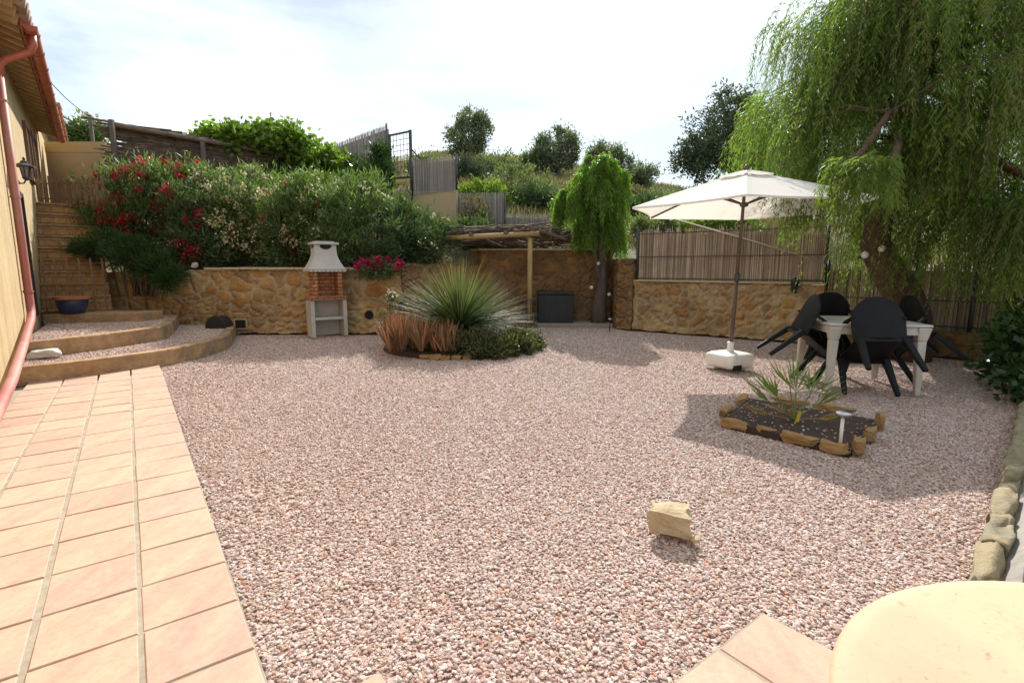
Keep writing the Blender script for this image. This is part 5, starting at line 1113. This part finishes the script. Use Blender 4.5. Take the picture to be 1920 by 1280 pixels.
# globe spotlights on trunks
def spot(u, v, Y, rr, label):
    p = at(u, v, Y); o = thing('globe_lamp', label, 'lamp', (p.x, p.y, p.z - rr), 'white globe lamps fixed on tree trunks')
    MB().lathe((p.x, p.y, p.z), [(rr * .3, -rr * .95), (rr * .8, -rr * .6), (rr, 0), (rr * .8, rr * .6), (rr * .3, rr * .95)], 16).build('globe', M['white_plastic'], o, True)
    MB().tube([(p.x, p.y + rr * .8, p.z - .01), (p.x + .01, p.y + rr + .09, p.z - .03)], rr * .45, 8).build('bracket', M['steel_dark'], o, True)
spot(1622, 478, 7.0, .048, 'white globe lamp on the left of the leaning reddish trunk'); spot(1653, 466, 6.93, .048, 'white globe lamp on the front of the leaning reddish trunk')
spot(1122, 494, sb.y - .16, .04, 'topmost white globe lamp on the small weeping tree'); spot(1109, 539, sb.y - .16, .04, 'white globe lamp low on the left of the small weeping tree'); spot(1142, 552, sb.y - .18, .04, 'white globe lamp low on the right of the small weeping tree')
# ivy on the right
shrub('ivy_bush', 'dark glossy ivy bush at the right edge above the stone kerb', 'bush', [(Vector((5.5, 5.2, .40)), (.38, .6, .42)), (Vector((6.2, 5.9, .5)), (.4, .5, .5)), (Vector((4.95, 4.6, .22)), (.22, .42, .26))], 170, 6000, .12, .085, .06, M['leaf_ivy'], stems=14, base=0, up=.1)

# ------------------------------------------------------------------ loose gravel
court = [(-.62, 1.25), (-4.52, 6.50), (-4.69, 6.70), (-4.54, 7.45), (-4.62, 8.36), (-5.15, 9.93), (-2.2, 9.93), (-.75, 11.8), (2.2, 11.6), (2.35, 10.5), (rB.x, rB.y), (5.3, 8.4), (7.0, 6.5), (4.4, 4.2), (1.85, 1.9), (1.5, 1.2), (.5, .3), (-.1, .3)]
def inpoly(x, y, poly):
    c = np.zeros(len(x), bool); j = len(poly) - 1
    for i in range(len(poly)):
        xi, yi = poly[i]; xj, yj = poly[j]
        c ^= ((yi > y) != (yj > y)) & (x < (xj - xi) * (y - yi) / (yj - yi + 1e-12) + xi); j = i
    return c
def scatter(poly, dens, z):
    xs_ = [p[0] for p in poly]; ys_ = [p[1] for p in poly]; n = int((max(xs_) - min(xs_)) * (max(ys_) - min(ys_)) * dens)
    x = R.uniform(min(xs_), max(xs_), n); y = R.uniform(min(ys_), max(ys_), n); k = inpoly(x, y, poly); return np.stack([x[k], y[k], np.full(k.sum(), z)], 1)
ga = scatter(court, 12500, 0.0)
vis = (np.abs(ga[:, 0]) < ga[:, 1] * 1.35 + .5); ga = ga[vis]
fade = R.random(len(ga)) < np.clip(1.34 - ga[:, 1] * .135, .27, 1); ga = ga[fade]
def inbed(x, y):
    k = ((x - BC.x) ** 2 + (y - BC.y) ** 2) < (BR - .02) ** 2; k |= inpoly(x, y, [(p.x, p.y) for p in (PL, PBt, PR_, PK)])
    for O, l1_, l2_ in ((C0, 1.6, 2.6), (D0, .95, 1.3)):
        dx, dy = x - O.x, y - O.y; a = -(dx * pa.x + dy * pa.y); b = -(dx * pd.x + dy * pd.y); k |= (a > .0) & (a < l1_) & (b > .0) & (b < l2_)
    k |= ((x - DC.x) ** 2 + (y - DC.y) ** 2) < (DR - .05) ** 2
    dx, dy = x - PB.x, y - PB.y; k |= (dx * pa.x + dy * pa.y) < .004
    return k
ga = ga[~inbed(ga[:, 0], ga[:, 1])]
# thinner, dusty patches along the paving edge and here and there
from mathutils import noise as mnz
thin = np.array([mnz.noise(Vector((x * 1.1, y * 1.1, 3.3))) for x, y, _ in ga]); epd = (ga[:, 0] - PB.x) * pa.x + (ga[:, 1] - PB.y) * pa.y
pt = np.clip((thin - .12) * 2.2, 0, .55) * np.clip(1.3 - epd * .9, .18, 1); ga = ga[R.random(len(ga)) > pt]
sb_ = scatter([(p.x, p.y) for p in (PL, PBt, PR_, PK)], 230, .063); ga = np.concatenate([ga, sb_])
f1 = scatter(POLY1, 3200, .172); f1 = f1[~inpoly(f1[:, 0], f1[:, 1], POLY2)]; f2 = scatter(POLY2, 3000, .362)
GP = np.concatenate([ga, f1, f2]); GP[:, 2] += R.uniform(-.004, .006, len(GP))
# a few strays on the path edge
GP[:, 2] += .04 * np.clip(0, 0, 1) - .028 * (GP[:, 2] < .1)
me = bpy.data.meshes.new('gravel'); me.vertices.add(len(GP)); me.vertices.foreach_set('co', GP.ravel()); me.update()
far = np.clip((GP[:, 1] - 4) / 6, 0, 1); scl = (.0056 + .0050 * R.random(len(GP)) ** 1.8) * (1 + .75 * far)
at_ = me.attributes.new('scl', 'FLOAT', 'POINT'); at_.data.foreach_set('value', scl.astype(np.float32))
rt = np.stack([R.normal(size=len(GP)) * .30, R.normal(size=len(GP)) * .30, R.random(len(GP)) * 2 * PI], 1)
at_ = me.attributes.new('rot', 'FLOAT_VECTOR', 'POINT'); at_.data.foreach_set('vector', rt.ravel().astype(np.float32))
go = bpy.data.objects.new('gravel', me); col.objects.link(go); tag(go, 'pale pink and brown gravel covering the courtyard', 'gravel', None, 'stuff')
ng = bpy.data.node_groups.new('gravel_nodes', 'GeometryNodeTree'); ng.interface.new_socket('Geometry', in_out='INPUT', socket_type='NodeSocketGeometry'); ng.interface.new_socket('Geometry', in_out='OUTPUT', socket_type='NodeSocketGeometry')
N = lambda t: ng.nodes.new(t); gi, go_ = N('NodeGroupInput'), N('NodeGroupOutput'); gti = N('GeometryNodeGeometryToInstance')
for i in range(6):
    ico = N('GeometryNodeMeshIcoSphere'); ico.inputs['Radius'].default_value = 1; ico.inputs['Subdivisions'].default_value = 2
    pos = N('GeometryNodeInputPosition'); nz_ = N('ShaderNodeTexNoise'); nz_.inputs['Scale'].default_value = 1.15; ad = N('ShaderNodeVectorMath'); ad.operation = 'ADD'; ad.inputs[1].default_value = (i * 7.3, i * 3.1, i * 5.7)
    ng.links.new(pos.outputs[0], ad.inputs[0]); ng.links.new(ad.outputs[0], nz_.inputs['Vector'])
    sub = N('ShaderNodeVectorMath'); sub.operation = 'SUBTRACT'; sub.inputs[1].default_value = (.5, .5, .5); ng.links.new(nz_.outputs['Color'], sub.inputs[0])
    ml = N('ShaderNodeVectorMath'); ml.operation = 'SCALE'; ml.inputs['Scale'].default_value = 1.5; ng.links.new(sub.outputs[0], ml.inputs[0])
    sp2 = N('GeometryNodeSetPosition'); ng.links.new(ico.outputs[0], sp2.inputs['Geometry']); ng.links.new(ml.outputs[0], sp2.inputs['Offset'])
    tf = N('GeometryNodeTransform'); tf.inputs['Scale'].default_value = (1.15, .82 + .05 * (i % 3), .46 + .05 * (i % 2)); ng.links.new(sp2.outputs[0], tf.inputs[0])
    sm = N('GeometryNodeSetMaterial'); sm.inputs['Material'].default_value = M['pebble']; ng.links.new(tf.outputs[0], sm.inputs[0]); ng.links.new(sm.outputs[0], gti.inputs[0])
iop = N('GeometryNodeInstanceOnPoints'); iop.inputs['Pick Instance'].default_value = True
ri = N('FunctionNodeRandomValue'); ri.data_type = 'INT'; ri.inputs[4].default_value = 0; ri.inputs[5].default_value = 5
na = N('GeometryNodeInputNamedAttribute'); na.data_type = 'FLOAT'; na.inputs[0].default_value = 'scl'; nr = N('GeometryNodeInputNamedAttribute'); nr.data_type = 'FLOAT_VECTOR'; nr.inputs[0].default_value = 'rot'
ng.links.new(gi.outputs[0], iop.inputs['Points']); ng.links.new(gti.outputs[0], iop.inputs['Instance']); ng.links.new(ri.outputs[2], iop.inputs['Instance Index'])
ng.links.new(na.outputs[0], iop.inputs['Scale']); ng.links.new(nr.outputs[0], iop.inputs['Rotation']); ng.links.new(iop.outputs[0], go_.inputs[0])
md = go.modifiers.new('gravel', 'NODES'); md.node_group = ng
print('gravel stones', len(GP))
